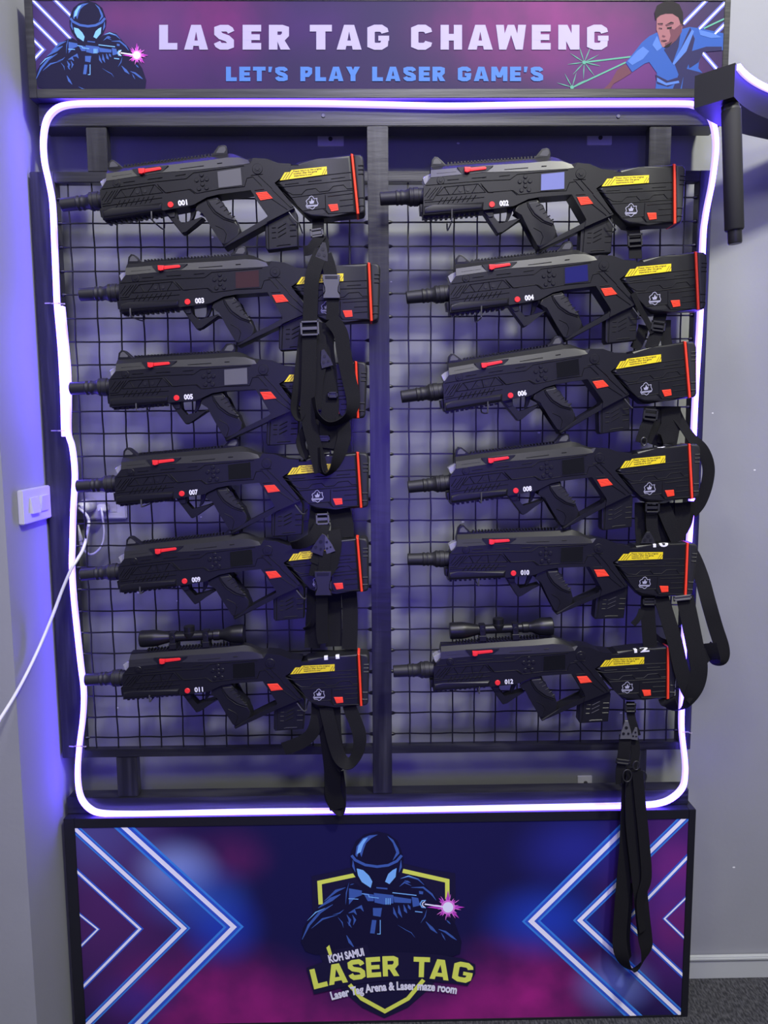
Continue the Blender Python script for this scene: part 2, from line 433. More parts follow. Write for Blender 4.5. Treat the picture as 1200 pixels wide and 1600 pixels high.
fpart('lower_rail', XPL0, XPR1, ZL0, ZL1, 'rail', .001, .022)
fpart('post', XPL0, XPL1, ZL0, ZU1, 'frame', 0, .03)
fpart('post', XPR0, XPR1, ZL0, ZU1, 'frame', 0, .03)
fpart('mullion', XM0, XM1, ZB1, ZT0, 'frame', -.0005, .035)
fpart('stub', at(135, 235, 0).x, at(167, 235, 0).x, ZU1, ZT0, 'frame', .002, .028)
fpart('stub', at(1015, 235, 0).x, at(1049, 235, 0).x, ZU1, ZT0, 'frame', .002, .028)
fpart('stub', at(182, 1210, 0).x, at(214, 1210, 0).x, ZB1, ZL0, 'frame', .002, .028)
fpart('stub', at(978, 1210, 0).x, at(1010, 1210, 0).x, ZB1, ZL0, 'frame', .002, .028)
for p in ((505, 181), (966, 182)):
    bm = bmesh.new(); a = at(*p, 0); disc(bm, (a.x, a.z), .0042, -.002, .001, 12, .0008)
    obj('screw', bm, M['steel'], fr, smooth=40)

# wire mesh
YM = .012
gx = at(638, 604, YM); STEPX = at(779, 604, YM).x-gx.x; STEPX /= 4
gz = at(640, 531.5, YM).z; STEPZ = (gz-at(640, 674.4, YM).z)/4
lx = at(158, 600, YM).x
for nm, x0, x1, ox in (('left', XPL1, XM0, lx), ('right', XM1, XPR0, gx.x)):
    bm = bmesh.new(); r = .0019
    k0 = math.ceil((x0-ox)/STEPX+.12); k = k0
    xs = []
    while ox+k*STEPX < x1-.006: xs.append(ox+k*STEPX); k += 1
    zs = []; k = math.ceil((ZL1-gz)/STEPZ+.12)
    while gz+k*STEPZ < ZU0-.006: zs.append(gz+k*STEPZ); k += 1
    am = .0011
    for i, x in enumerate(xs):
        j = random.uniform(-.0012, .0012); pts = [(x+j, YM, ZL1-.004)]
        for q, z in enumerate(zs):
            s = 1 if (i+q) % 2 else -1
            pts += [(x+j+.0004*s, YM+am*s, z), (x+j+random.uniform(-.0008, .0008), YM, z+STEPZ/2)]
        pts[-1] = (x+j, YM, ZU0+.004)
        tube(bm, pts, r, 5)
    for q, z in enumerate(zs):
        j = random.uniform(-.0008, .0008); pts = [(x0-.003, YM, z+j)]
        for i, x in enumerate(xs):
            s = -1 if (i+q) % 2 else 1
            pts += [(x, YM+am*s, z+j+.0003*s), (min(x+STEPX/2, x1+.003), YM, z+j+random.uniform(-.0006, .0006))]
        pts[-1] = (x1+.003, YM, z+j)
        tube(bm, pts, r, 5)
        for xe, sg in ((x0, 1), (x1, -1)):      # weld blobs
            tube(bm, [(xe, YM, z+j), (xe+.004*sg, YM, z+j), (xe+.009*sg, YM, z+j)], [.0045, .004, .0018], 6)
    obj('wire_mesh', bm, M['wire'], fr, smooth=60, label='black wire mesh of the %s bay' % nm)

# ------------------------------------------------------------------ base cabinet with the printed sign
YF = -.024
bx0 = (at(104, 1300, YF).x+at(112, 1580, YF).x)/2; bx1 = (at(1083, 1275, YF).x+at(1079, 1590, YF).x)/2
bz1 = (at(105, 1277, YF).z+at(1083, 1268, YF).z)/2
ix0 = (at(120, 1295, YF).x+at(130, 1590, YF).x)/2; ix1 = (at(1071, 1280, YF).x+at(1069, 1587, YF).x)/2
iz1 = (at(120, 1295, YF).z+at(1071, 1279, YF).z)/2; iz0 = (at(460, 1597, YF).z+at(1070, 1587, YF).z)/2
bs = thing('base_cabinet', 'low black cabinet with printed chevrons and soldier emblem standing on the floor', 'cabinet', ((bx0+bx1)/2, YF, 0))
bm = bmesh.new()
box(bm, bx0, bx1, YF+.012, YW-.017, 0, bz1, .001)
obj('carcass', bm, M['sign_edge'], bs)
bm = bmesh.new()
box(bm, bx0, ix0, YF, YF+.014, 0, bz1, .001); box(bm, ix1, bx1, YF, YF+.014, 0, bz1, .001)
box(bm, ix0-.001, ix1+.001, YF, YF+.014, iz1, bz1, .001); box(bm, ix0-.001, ix1+.001, YF, YF+.014, 0, iz0, .001)
obj('border', bm, M['sign_edge'], bs)
def rel(px, py, root, Y=YF): q = at(px, py, Y)-root.location; return q.x, q.z
def blob(root, px, py, rx, ry, c, s, noisy=0):
    x, z = rel(px, py, root); return (x, z, rx*PXM, ry*PXM, c, s, noisy)
navy = srgb(30, 28, 74); mag = srgb(168, 40, 130); pur = srgb(92, 60, 150); blu = srgb(40, 70, 190); ice = srgb(150, 170, 235)
bl = [blob(bs, 170, 1420, 230, 320, srgb(84, 44, 104), .95), blob(bs, 140, 1300, 160, 120, srgb(92, 92, 160), .6),
      blob(bs, 470, 1640, 330, 170, mag, 1.0, 1), blob(bs, 330, 1560, 220, 130, mag, .8, 1), blob(bs, 360, 1340, 90, 70, srgb(110, 40, 100), .7, 1),
      blob(bs, 820, 1560, 200, 150, mag, 1.0, 1), blob(bs, 700, 1610, 260, 110, mag, .8, 1), blob(bs, 1050, 1400, 170, 260, srgb(100, 46, 130), .95),
      blob(bs, 1060, 1350, 70, 60, srgb(130, 46, 130), .8, 1), blob(bs, 1060, 1450, 60, 60, srgb(130, 36, 96), .8, 1),
      blob(bs, 345, 1449, 90, 90, blu, .8), blob(bs, 275, 1360, 90, 70, ice, .75), blob(bs, 300, 1400, 120, 80, srgb(60, 110, 215), .5),
      blob(bs, 850, 1440, 130, 90, blu, .85), blob(bs, 900, 1330, 130, 90, srgb(46, 50, 150), .8), blob(bs, 960, 1540, 90, 70, srgb(120, 140, 225), .7), blob(bs, 210, 1560, 90, 60, srgb(50, 52, 150), .5)]
M['base_print'] = print_mat('base_print', navy, bl)
bm = bmesh.new(); box(bm, ix0-.002, ix1+.002, YF+.002, YF+.013, iz0-.002, iz1+.002)
obj('printed_panel', bm, M['base_print'], bs)
def W2(px, py, Y=YF): q = at(px, py, Y); return (q.x, q.z)
def clipx(p): return p
def chevron(pts, ww, bw, y, root, lim, sky):
    lo, hi, zb, zt = lim
    q = [W2(*p) for p in pts]
    def clip(q):      # clip line ends to the print area
        out = list(q)
        for i, j in ((0, 1), (len(q)-1, len(q)-2)):
            a, b = Vector(out[i]), Vector(out[j]); k = 1.0
            for v, d, l, s in ((a.x, b.x-a.x, lo, -1), (a.x, b.x-a.x, hi, 1), (a.y, b.y-a.y, zb, -1), (a.y, b.y-a.y, zt, 1)):
                if (v-l)*s > 0 and abs(d) > 1e-6: t = (l-v)/d; a = a+(b-a)*t
            out[i] = (a.x, a.y)
        return out
    def cut(bm):      # trim anything sticking out past the print
        for co, no in (((lo, 0, 0), (-1, 0, 0)), ((hi, 0, 0), (1, 0, 0)), ((0, 0, zb), (0, 0, -1)), ((0, 0, zt), (0, 0, 1))):
            bmesh.ops.bisect_plane(bm, geom=list(bm.verts)+list(bm.edges)+list(bm.faces), plane_co=co, plane_no=no, clear_outer=True)
    bm = bmesh.new(); stroke(bm, q, bw*PXM, y); cut(bm)
    c = obj('chevron', bm, M['p_sky' if sky else 'p_blue'], root, label='blue edged chevron stripe')
    if sky:
        bm = bmesh.new(); stroke(bm, q, bw*.7*PXM, y-.0002); cut(bm); obj('inner_band', bm, M['p_blue'], c)
    bm = bmesh.new(); stroke(bm, q, ww*PXM, y-.0004); cut(bm)
    obj('white_line', bm, M['p_white'], c)
lim = (ix0, ix1, iz0, iz1); yy = YF+.0016
for pts, ww, bw, sky in (
    ([(180, 1281), (365, 1449), (205, 1610)], 7.5, 24, 1), ([(110, 1289), (287.5, 1451), (120, 1617)], 6.5, 15, 1),
    ([(112, 1355), (218.5, 1452), (115, 1557)], 4, 9, 0), ([(112, 1420), (152.5, 1452.5), (112, 1493)], 2.6, 6, 0),
    ([(1008, 1264), (830, 1440), (1000, 1597)], 7.5, 22, 1), ([(1085, 1264), (906, 1438.5), (1080, 1601)], 6.5, 16, 1),
    ([(1090, 1324), (978, 1440), (1085, 1541)], 4.5, 10, 0), ([(1085, 1391), (1038.5, 1436), (1085, 1481)], 2.6, 6, 0)):
    chevron(pts, ww, bw, yy, bs, lim, sky)

def soldier(root, K, y, s, cut=None):
    """printed soldier; K maps emblem units to (x,z); s = units->metres"""
    def poly(bm, pts, yy): flatpoly(bm, [K(*p) for p in pts], yy)
    def st(bm, pts, w_, yy, tp=True):
        if len(pts) == 2 and tp: pts = [pts[0], ((pts[0][0]+pts[1][0])/2, (pts[0][1]+pts[1][1])/2), pts[1]]
        stroke(bm, [K(*p) for p in pts], w_*s, yy, taper=tp)
    def fin(name, bm, m, lab=None):
        if cut is not None:
            bmesh.ops.bisect_plane(bm, geom=list(bm.verts)+list(bm.edges)+list(bm.faces), plane_co=(0, 0, cut), plane_no=(0, 0, -1), clear_outer=True)
        obj(name, bm, M[m], root, label=lab)
    bm = bmesh.new()
    poly(bm, [(112, 720), (125, 640), (170, 565), (240, 500), (300, 430), (380, 385), (425, 370), (470, 400), (640, 400), (690, 350), (740, 322), (800, 336), (850, 395), (900, 445), (960, 540), (1020, 620), (1055, 720), (1045, 790), (980, 812), (600, 830), (420, 800), (300, 790), (200, 795), (140, 775)], y)
    poly(bm, [(402, 235), (408, 190), (435, 128), (485, 90), (560, 72), (625, 86), (680, 128), (704, 190), (716, 235), (708, 290), (692, 330), (650, 400), (560, 415), (470, 395), (420, 320), (406, 280)], y-.0001)
    fin('soldier_silhouette', bm, 'p_navy', 'dark printed soldier in helmet aiming a rifle')
    y2 = y-.0003
    bm = bmesh.new()
    poly(bm, [(432, 210), (440, 160), (475, 112), (515, 95), (565, 90), (525, 112), (495, 140), (480, 180), (468, 222), (455, 190), (442, 222)], y2)
    poly(bm, [(618, 96), (655, 122), (684, 175), (690, 200), (650, 244), (672, 195), (652, 140)], y2)
    st(bm, [(410, 212), (432, 240), (490, 268), (560, 278), (625, 270), (675, 246), (704, 212)], 17, y2, False)
    st(bm, [(418, 240), (420, 275), (432, 310)], 14, y2); st(bm, [(700, 240), (698, 280), (688, 312)], 14, y2)
    # arms and jacket folds
    for p, w_ in (([(120, 705), (160, 620), (225, 545), (300, 500)], 22), ([(175, 640), (240, 585), (330, 560)], 12), ([(215, 520), (290, 470), (345, 440)], 26), ([(250, 480), (320, 420), (375, 400)], 18), ([(300, 560), (340, 550), (365, 530)], 8), ([(330, 575), (355, 605), (362, 635)], 7),
                  ([(845, 600), (880, 640), (912, 668)], 20), ([(920, 645), (960, 660), (1000, 690), (1025, 708)], 18), ([(935, 665), (960, 710)], 8), ([(965, 590), (990, 615)], 10),
                  ([(680, 620), (730, 650), (760, 665), (782, 694)], 6), ([(380, 680), (400, 720), (425, 752)], 18), ([(480, 770), (520, 790), (560, 795)], 8), ([(850, 530), (840, 570), (815, 608)], 7),
                  ([(695, 350), (740, 335), (800, 352), (835, 385)], 14), ([(690, 395), (720, 370), (760, 390)], 10), ([(760, 400), (830, 400), (880, 440), (905, 475)], 16), ([(720, 360), (755, 372)], 14),
                  ([(395, 372), (380, 430), (375, 500)], 7), ([(400, 385), (425, 378)], 6)):
        st(bm, p, w_, y2)
    fin('soldier_highlights', bm, 'p_mid'); bm = bmesh.new()
    # rifle
    for p in ([(395, 405), (470, 418), (470, 445), (430, 460), (395, 500)], [(540, 432), (655, 445), (655, 492), (600, 500), (545, 488)], [(655, 452), (760, 468), (758, 492), (660, 488)], [(762, 455), (800, 462), (812, 505), (770, 515)], [(535, 520), (588, 520), (580, 572), (536, 565)], [(530, 590), (556, 592), (545, 670), (518, 668)], [(478, 432), (540, 442), (540, 480), (505, 480)], [(555, 378), (620, 388), (620, 412), (555, 405)], [(805, 420), (830, 424), (828, 440), (806, 438)]):
        poly(bm, p, y2-.0001)
    fin('printed_rifle', bm, 'p_mid'); bm = bmesh.new()
    # gloves
    for p, w_ in (([(382, 560), (400, 590), (395, 625)], 16), ([(392, 550), (425, 535), (440, 560)], 18), ([(415, 560), (430, 590), (420, 620)], 14), ([(430, 525), (465, 512), (480, 540)], 18), ([(385, 600), (410, 635)], 10),
                  ([(655, 515), (662, 550), (680, 580)], 16), ([(685, 505), (690, 545), (705, 575)], 18), ([(715, 500), (725, 535), (735, 550)], 18), ([(740, 500), (755, 530)], 16)):
        st(bm, p, w_, y2-.0002)
    fin('printed_gloves', bm, 'p_mid')
    y3 = y-.0007
    bm = bmesh.new()
    poly(bm, [(440, 205), (450, 155), (480, 116), (506, 106), (478, 150), (464, 192)], y3)
    poly(bm, [(440, 288), (478, 298), (512, 330), (532, 365), (522, 402), (470, 368), (448, 330)], y3)
    poly(bm, [(606, 366), (625, 320), (650, 298), (674, 286), (668, 338), (632, 380)], y3)
    fin('goggles', bm, 'p_light', 'pale blue goggles of the printed soldier'); bm = bmesh.new()
    st(bm, [(470, 436), (510, 442), (512, 455), (570, 462)], 5, y3, False); st(bm, [(650, 430), (790, 446)], 6, y3, False)
    for x in (612, 624, 636): st(bm, [(x, 462), (x, 500)], 6, y3, False)
    st(bm, [(392, 465), (450, 468)], 5, y3, False); st(bm, [(560, 672), (578, 672), (578, 590)], 5, y3, False); st(bm, [(782, 540), (825, 545)], 6, y3, False)
    st(bm, [(845, 475), (822, 478), (812, 495), (822, 515), (845, 518)], 7, y3, False)
    st(bm, [(150, 595), (200, 545), (255, 520)], 7, y3); st(bm, [(700, 345), (745, 332), (800, 350)], 6, y3)
    fin('rifle_glints', bm, 'p_light')
    bm = bmesh.new()
    poly(bm, [(540, 395), (622, 402), (622, 376), (600, 372), (560, 370), (540, 380)], y3-.0001)
    fin('optic', bm, 'p_navy')
    # laser burst
    bm = bmesh.new(); c = (975, 515); star = []
    Rr = [98, 34, 60, 34, 100, 34, 78, 34, 125, 36, 70, 36, 60, 34, 92, 34]
    for i, r_ in enumerate(Rr):
        a = i*math.pi/8
        star.append((c[0]+r_*math.cos(a), c[1]-r_*math.sin(a)))
    poly(bm, star, y3-.0002); obj('laser_burst', bm, M['p_mag'], root, label='pink and magenta laser star')
    bm = bmesh.new()
    for i in range(16):
        a = (i+.5)*math.pi/8; L = 78 if i % 2 else 62
        st(bm, [(c[0]+34*math.cos(a), c[1]-34*math.sin(a)), (c[0]+L*math.cos(a), c[1]-L*math.sin(a))], 6, y3-.0004)
    poly(bm, [(c[0]+42*math.cos(i*math.pi/10), c[1]-42*math.sin(i*math.pi/10)) for i in range(20)], y3-.0004)
    obj('burst_ring', bm, M['p_pink'], root)
    bm = bmesh.new()
    poly(bm, [(c[0]+31*math.cos(i*math.pi/10), c[1]-31*math.sin(i*math.pi/10)) for i in range(20)], y3-.0006)
    st(bm, [(838, 496), (945, 512)], 9, y3-.0006, False)
    st(bm, [(840, 480), (826, 490), (826, 505), (838, 514)], 6, y3-.0006, False)
    obj('burst_core', bm, M['p_white'], root)

def K1(x, y): return W2(440+x/3.75, 1280+y/3.75)
sK = PXM/3.75
ye = YF+.0008
bm = bmesh.new()
flatpoly(bm, [K1(*p) for p in [(176, 335), (300, 310), (420, 280), (720, 262), (860, 295), (1018, 318), (1022, 560), (1000, 760), (940, 900), (860, 1000), (740, 1105), (602, 1168), (470, 1105), (350, 1000), (260, 880), (200, 740), (182, 560)]], ye)
# dark backing of the lettering
flatpoly(bm, [K1(*p) for p in [(145, 870), (250, 835), (262, 770), (500, 735), (520, 785), (700, 778), (900, 790), (1060, 815), (1135, 850), (1135, 905), (1090, 975), (1000, 960), (930, 955), (850, 940), (700, 940), (560, 950), (420, 968), (330, 990), (190, 1025)]], ye-.0014)
obj('emblem_shield', bm, M['p_shield'], bs, label='dark shield behind the printed soldier')
for p in ([(430, 328), (222, 372), (229, 500)], [(710, 303), (971, 362), (971, 470)], [(398, 968), (470, 1050), (605, 1124), (740, 1050), (832, 940)]):
    bm = bmesh.new(); stroke(bm, [K1(*q) for q in p], 27*sK, ye-.0002 if p[0][1] < 900 else ye-.0016); obj('shield_outline', bm, M['p_lime'], bs)
bm = bmesh.new()
flatpoly(bm, [K1(*q) for q in [(262, 752), (280, 735), (296, 790), (280, 800)]], ye-.0016)
obj('shield_outline', bm, M['p_lime'], bs)
soldier(bs, K1, ye-.0004, sK)
bm = bmesh.new(); yl = ye-.0018
def arc_letters(bm, items, t):
    for ch, cx, cy, ww, hh, rot in items:     # centre of the baseline in emblem units
        gw = glyph(ch, t)[0]; a = math.radians(rot)
        def fn(x, z):
            dx = (x/gw-.5)*ww; dy = -z*hh
            return K1(cx+dx*math.cos(a)-dy*math.sin(a), cy+dx*math.sin(a)+dy*math.cos(a))
        put_glyph(bm, ch, t, fn, yl)
bmy = bmesh.new()
arc_letters(bmy, [('L', 232, 985, 84, 118, -14), ('A', 334, 962, 112, 118, -10), ('S', 446, 938, 100, 118, -7), ('E', 542, 924, 84, 118, -4), ('R', 642, 918, 96, 118, -2)], .25)
obj('yellow_lettering', bmy, M['p_lime'], bs, label='lime yellow word LASER')
arc_letters(bm, [('T', 818, 924, 96, 118, 2), ('A', 922, 938, 112, 118, 6), ('G', 1052, 952, 116, 116, 10)], .25)
obj('yellow_lettering', bm, M['p_lime'], bs, label='lime yellow word TAG')
bm = bmesh.new()
put_text(bm, 'KOH SAMUI', K1(280, 838), K1(486, 794), 50*sK, yl-.0004, .05)
obj('white_lettering', bm, M['white'], bs, label='white words KOH SAMUI'); bm = bmesh.new()
def arc_text(bm, s, p0, pm, p1, hh, y, bold):
    """condensed text laid along the parabola through three baseline points"""
    me = text_mesh(s, bold); xs = [v.co.x for v in me.vertices]; x0, x1 = min(xs), max(xs); vs = []
    for v in me.vertices:
        t = (v.co.x-x0)/(x1-x0)
        q = [p0[i]*(1-t)*(1-2*t)+pm[i]*4*t*(1-t)+p1[i]*t*(2*t-1) for i in (0, 1)]
        dq = [p0[i]*(4*t-3)+pm[i]*(4-8*t)+p1[i]*(4*t-1) for i in (0, 1)]
        L = math.hypot(*dq); n = (dq[1]/L, -dq[0]/L); k = v.co.y/.73*hh
        X = K1(q[0]+n[0]*k, q[1]+n[1]*k); vs.append(bm.verts.new((X[0], y, X[1])))
    for p in me.polygons:
        try: bm.faces.new([vs[i] for i in p.vertices])
        except ValueError: pass
    bpy.data.meshes.remove(me)
arc_text(bm, 'Laser Tag Arena & Laser maze room', (294, 1056), (655, 998), (1024, 1020), 48, yl-.0004, .045)
obj('white_lettering', bm, M['white'], bs, label='white line Laser Tag Arena & Laser maze room')

# ------------------------------------------------------------------ header sign
hx0 = at(51, 20, YF).x; hx1 = (at(1133, 20, YF).x+at(1128, 100, YF).x)/2
hz0 = (at(57, 137.5, YF).z+at(1097, 139.5, YF).z)/2; hz1 = at(590, 1, YF).z
hb0 = (at(60, 153, YF).z+at(1090, 153, YF).z)/2
hd = thing('header_sign', 'wide printed header sign reading LASER TAG CHAWENG on top of the black frame', 'sign', ((hx0+hx1)/2, YF, hb0))
xo0, xo1 = hx0-.017, hx1+.013
bm = bmesh.new(); box(bm, xo0, xo1, YF+.012, YW-.017, hb0, hz1+.02, .001); obj('case', bm, M['sign_edge'], hd)
bm = bmesh.new()
box(bm, xo0, hx0, YF, YF+.014, hb0, hz1+.02, .001); box(bm, hx1, xo1, YF, YF+.014, hb0, hz1+.02, .001)
box(bm, hx0-.001, hx1+.001, YF, YF+.014, hb0, hz0, .001); box(bm, hx0-.001, hx1+.001, YF, YF+.014, hz1, hz1+.02, .001)
obj('border', bm, M['rail'], hd)
hb = [blob(hd, 330, 20, 130, 90, srgb(126, 32, 108), .9, 1), blob(hd, 110, 60, 120, 120, srgb(78, 52, 120), .8), blob(hd, 240, 60, 110, 120, srgb(86, 46, 104), .8), blob(hd, 200, 25, 90, 40, srgb(130, 50, 110), .5, 1),
      blob(hd, 860, 40, 260, 110, srgb(128, 34, 112), .95, 1), blob(hd, 980, 110, 170, 80, srgb(94, 36, 106), .9), blob(hd, 780, 20, 120, 60, srgb(124, 30, 106), .7, 1), blob(hd, 330, 110, 120, 70, srgb(70, 30, 92), .7, 1),
      blob(hd, 470, 40, 150, 60, srgb(70, 30, 100), .6, 1)]
M['header_print'] = print_mat('header_print', srgb(42, 28, 70), hb, .5)
bm = bmesh.new(); box(bm, hx0-.002, hx1+.002, YF+.002, YF+.013, hz0-.002, hz1+.002); obj('printed_panel', bm, M['header_print'], hd)
yh = YF+.0014
def hcut(bm):
    for co, no in (((hx0, 0, 0), (-1, 0, 0)), ((hx1, 0, 0), (1, 0, 0)), ((0, 0, hz0), (0, 0, -1)), ((0, 0, hz1), (0, 0, 1))):
        bmesh.ops.bisect_plane(bm, geom=list(bm.verts)+list(bm.edges)+list(bm.faces), plane_co=co, plane_no=no, clear_outer=True)
for p in ([(46, -5), (112, 62)], [(78, -8), (118, 32)], [(46, 27), (92, 73)], [(50, 60), (67, 77), (50, 95)], [(54, 124), (66, 112)],
          [(1108, -4), (1068, 37)], [(1140, -3), (1093, 45)], [(1136, 34), (1117, 53)], [(1095, 78), (1120, 107)]):
    q = [W2(*a) for a in p]; bm = bmesh.new(); bm2 = bmesh.new()
    stroke(bm, q, 6.5*PXM, yh); stroke(bm2, q, 2.4*PXM, yh-.0002); hcut(bm); hcut(bm2)
    o = obj('light_stripe', bm, M['p_halo'], hd); obj('stripe_core', bm2, M['p_white'], o)
bm = bmesh.new()
for p in ([(894, 136.5), (978, 97)], [(913, 97), (988, 88)], [(1100, 44), (1134, 28)]): stroke(bm, [W2(*a) for a in p], 2.2*PXM, yh-.0001)
for c, n, L in (((913, 97), 9, 26), ((894, 136), 8, 24)):
    for i in range(n):
        a = math.pi*(2*i+.5)/n+.3; e = (c[0]+L*math.cos(a), c[1]-L*math.sin(a))
        if e[1] > 138: continue
        stroke(bm, [W2(*c), W2((c[0]+e[0])/2, (c[1]+e[1])/2), W2(*e)][::1], 1.5*PXM, yh-.0001, taper=True)
    flatpoly(bm, [W2(c[0]+3*math.cos(k*math.pi/5), c[1]-min(3, 3)*math.sin(k*math.pi/5)) for k in range(10)], yh-.0002)
hcut(bm); obj('green_laser_beams', bm, M['p_green'], hd, label='pale green printed laser beams')
def K2(x, y): return W2(137.3+(x-560)*.184, 4.6+(y-90)*.192)
soldier(hd, K2, yh-.0002, PXM*.188, cut=hz0)
# printed man
def KM(x, y): return W2(860+x/4.138, y/4.138)
def mpart(name, polys, m, y, lab=None):
    bm = bmesh.new()
    for p in polys: flatpoly(bm, [KM(*a) for a in p], y)
    hcut(bm); obj(name, bm, M[m], hd, label=lab)
mpart('man_arm', [[(485, 410), (525, 470), (470, 505), (410, 540), (385, 578), (340, 578), (375, 545), (395, 520), (430, 455)]], 'p_skind', yh-.0001)
mpart('man_shirt', [[(488, 402), (540, 340), (590, 275), (640, 232), (690, 208), (840, 190), (900, 172), (960, 180), (1060, 200), (1130, 215), (1130, 325), (1060, 318), (990, 330), (962, 400), (958, 440), (985, 470), (985, 580), (680, 580), (688, 500), (690, 470), (640, 400), (610, 410), (530, 465)]], 'p_shirt', yh-.0002, 'printed man in a blue shirt reaching forward')
mpart('shirt_shade', [[(800, 400), (850, 300), (880, 230), (905, 175), (935, 250), (900, 400), (860, 500), (840, 580), (790, 580), (830, 480)], [(680, 480), (760, 520), (820, 500), (830, 530), (760, 560), (690, 540)], [(880, 340), (1010, 300), (1110, 300), (1110, 325), (990, 335), (960, 400), (900, 440)], [(870, 440), (985, 470), (985, 580), (850, 580)], [(735, 320), (790, 410), (830, 300), (845, 200), (800, 260)]], 'p_shirtd', yh-.0004)
mpart('shirt_light', [[(500, 395), (560, 330), (600, 300), (640, 330), (600, 380), (530, 420)], [(690, 230), (725, 305), (690, 330), (660, 290)], [(690, 500), (750, 535), (830, 520), (835, 535), (750, 552), (690, 525)], [(860, 290), (915, 190), (930, 200), (880, 330), (800, 420), (790, 410)], [(960, 190), (1060, 215), (1110, 240), (1040, 245), (970, 225)]], 'p_shirtl', yh-.0005)
mpart('man_head', [[(688, 120), (686, 190), (700, 230), (712, 275), (725, 302), (745, 308), (775, 290), (820, 250), (850, 200), (856, 150), (830, 85), (760, 80), (700, 95)]], 'p_skin', yh-.0006)
mpart('face_shade', [[(768, 180), (800, 190), (850, 150), (850, 205), (815, 258), (775, 292), (745, 308), (740, 280), (765, 270), (778, 230)], [(700, 152), (728, 156), (726, 164), (700, 162)], [(748, 158), (792, 148), (795, 157), (750, 168)], [(715, 258), (745, 255), (758, 264), (735, 272), (716, 270)], [(724, 225), (746, 232), (738, 242), (722, 238)], [(700, 180), (716, 183), (716, 190), (700, 188)], [(758, 178), (785, 175), (782, 186), (760, 188)]], 'p_skind', yh-.0008)
mpart('man_hair', [[(680, 130), (674, 80), (690, 35), (735, 10), (790, 5), (835, 28), (858, 80), (860, 150), (846, 182), (838, 140), (828, 112), (790, 88), (745, 88), (712, 98), (694, 112)], [(694, 150), (728, 148), (728, 155), (694, 158)], [(744, 160), (780, 140), (798, 144), (796, 156), (750, 170)], [(702, 178), (722, 180), (722, 190), (702, 188)], [(754, 176), (786, 172), (784, 186), (756, 188)], [(718, 262), (756, 262), (738, 270)], [(752, 290), (790, 268), (770, 300), (742, 308), (735, 302)]], 'p_hair', yh-.0009)
# lettering
for word in ((('L', 248.5, 277), ('A', 287.5, 325), ('S', 333, 367), ('E', 379, 408), ('R', 420, 453.5)), (('T', 484, 518.5), ('A', 526, 565), ('G', 573, 608)), (('C', 641.5, 676), ('H', 688.5, 722), ('A', 731, 770), ('W', 775, 822), ('E', 831, 860.5), ('N', 872.5, 905.5), ('G', 916.5, 951))):
    bm = bmesh.new()
    for ch, x0, x1 in word:
        gw = glyph(ch, .33)[0]
        put_glyph(bm, ch, .33, lambda x, z: W2(x0+x/gw*(x1-x0), 77.3-z*38.8), yh-.0005)
    obj('white_lettering', bm, M['letter'], hd, label='white word %s' % ''.join(w_[0] for w_ in word))
txt = "LET'S PLAY LASER GAME'S"; sp = .16
tot = sum(glyph(c, .31)[0]+sp for c in txt)-sp; x = 353.0; k = (849.5-353)/tot
for word in txt.split(' '):
    bm = bmesh.new()
    for c in word:
        gw = glyph(c, .31)[0]
        put_glyph(bm, c, .31, lambda u, z: W2(x+u*k, 126.6-z*22.6), yh-.0005)
        x += (gw+sp)*k
    x += (.45+sp)*k
    obj('blue_lettering', bm, M['letter2'], hd, label='sky blue word %s' % word)

# ------------------------------------------------------------------ neon strip
def neon_strip(bmE, bmJ, P, wd=.0092, y0=-.0005, d1=.0115, d2=.0145, nrm=None, glow_side=True):
    """P: points on the carrier surface; strip stands off it toward the viewer"""
    n = len(P); rE = []; rJ = []; rO = []
    for i in range(n):
        t = (P[min(i+1, n-1)]-P[max(i-1, 0)]).normalized()
        out = Vector((0, -1, 0)) if nrm is None else nrm[i]
        s = t.cross(out).normalized()*(wd/2)
        a = P[i]+out*.0005
        rJ.append([bmJ.verts.new(v) for v in (a-s, a-s+out*d1, a+s+out*d1, a+s)])
        rO.append([bmE.verts.new(v) for v in (a+s*1.02+out*d1, a+s*1.02+out*d1*.3)])
        rE.append([bmE.verts.new(v) for v in (a-s+out*d1, a-s*.93+out*(d1+.0028), a-s*.6+out*d2, a+s*.6+out*d2, a+s*.93+out*(d1+.0028), a+s+out*d1)])
    for a, b in zip(rJ, rJ[1:]):
        for k in range(4): bmJ.faces.new((a[k], a[(k+1) % 4], b[(k+1) % 4], b[k]))
    for a, b in zip(rE, rE[1:]):
        for k in range(6): bmE.faces.new((a[k], a[(k+1) % 6], b[(k+1) % 6], b[k]))
    if glow_side:
        for a, b in zip(rO, rO[1:]): bmE.faces.new((a[0], b[0], b[1], a[1]))
    for r_, b_ in ((rJ, bmJ), (rE, bmE)):
        b_.faces.new(r_[0]); b_.faces.new(r_[-1][::-1])
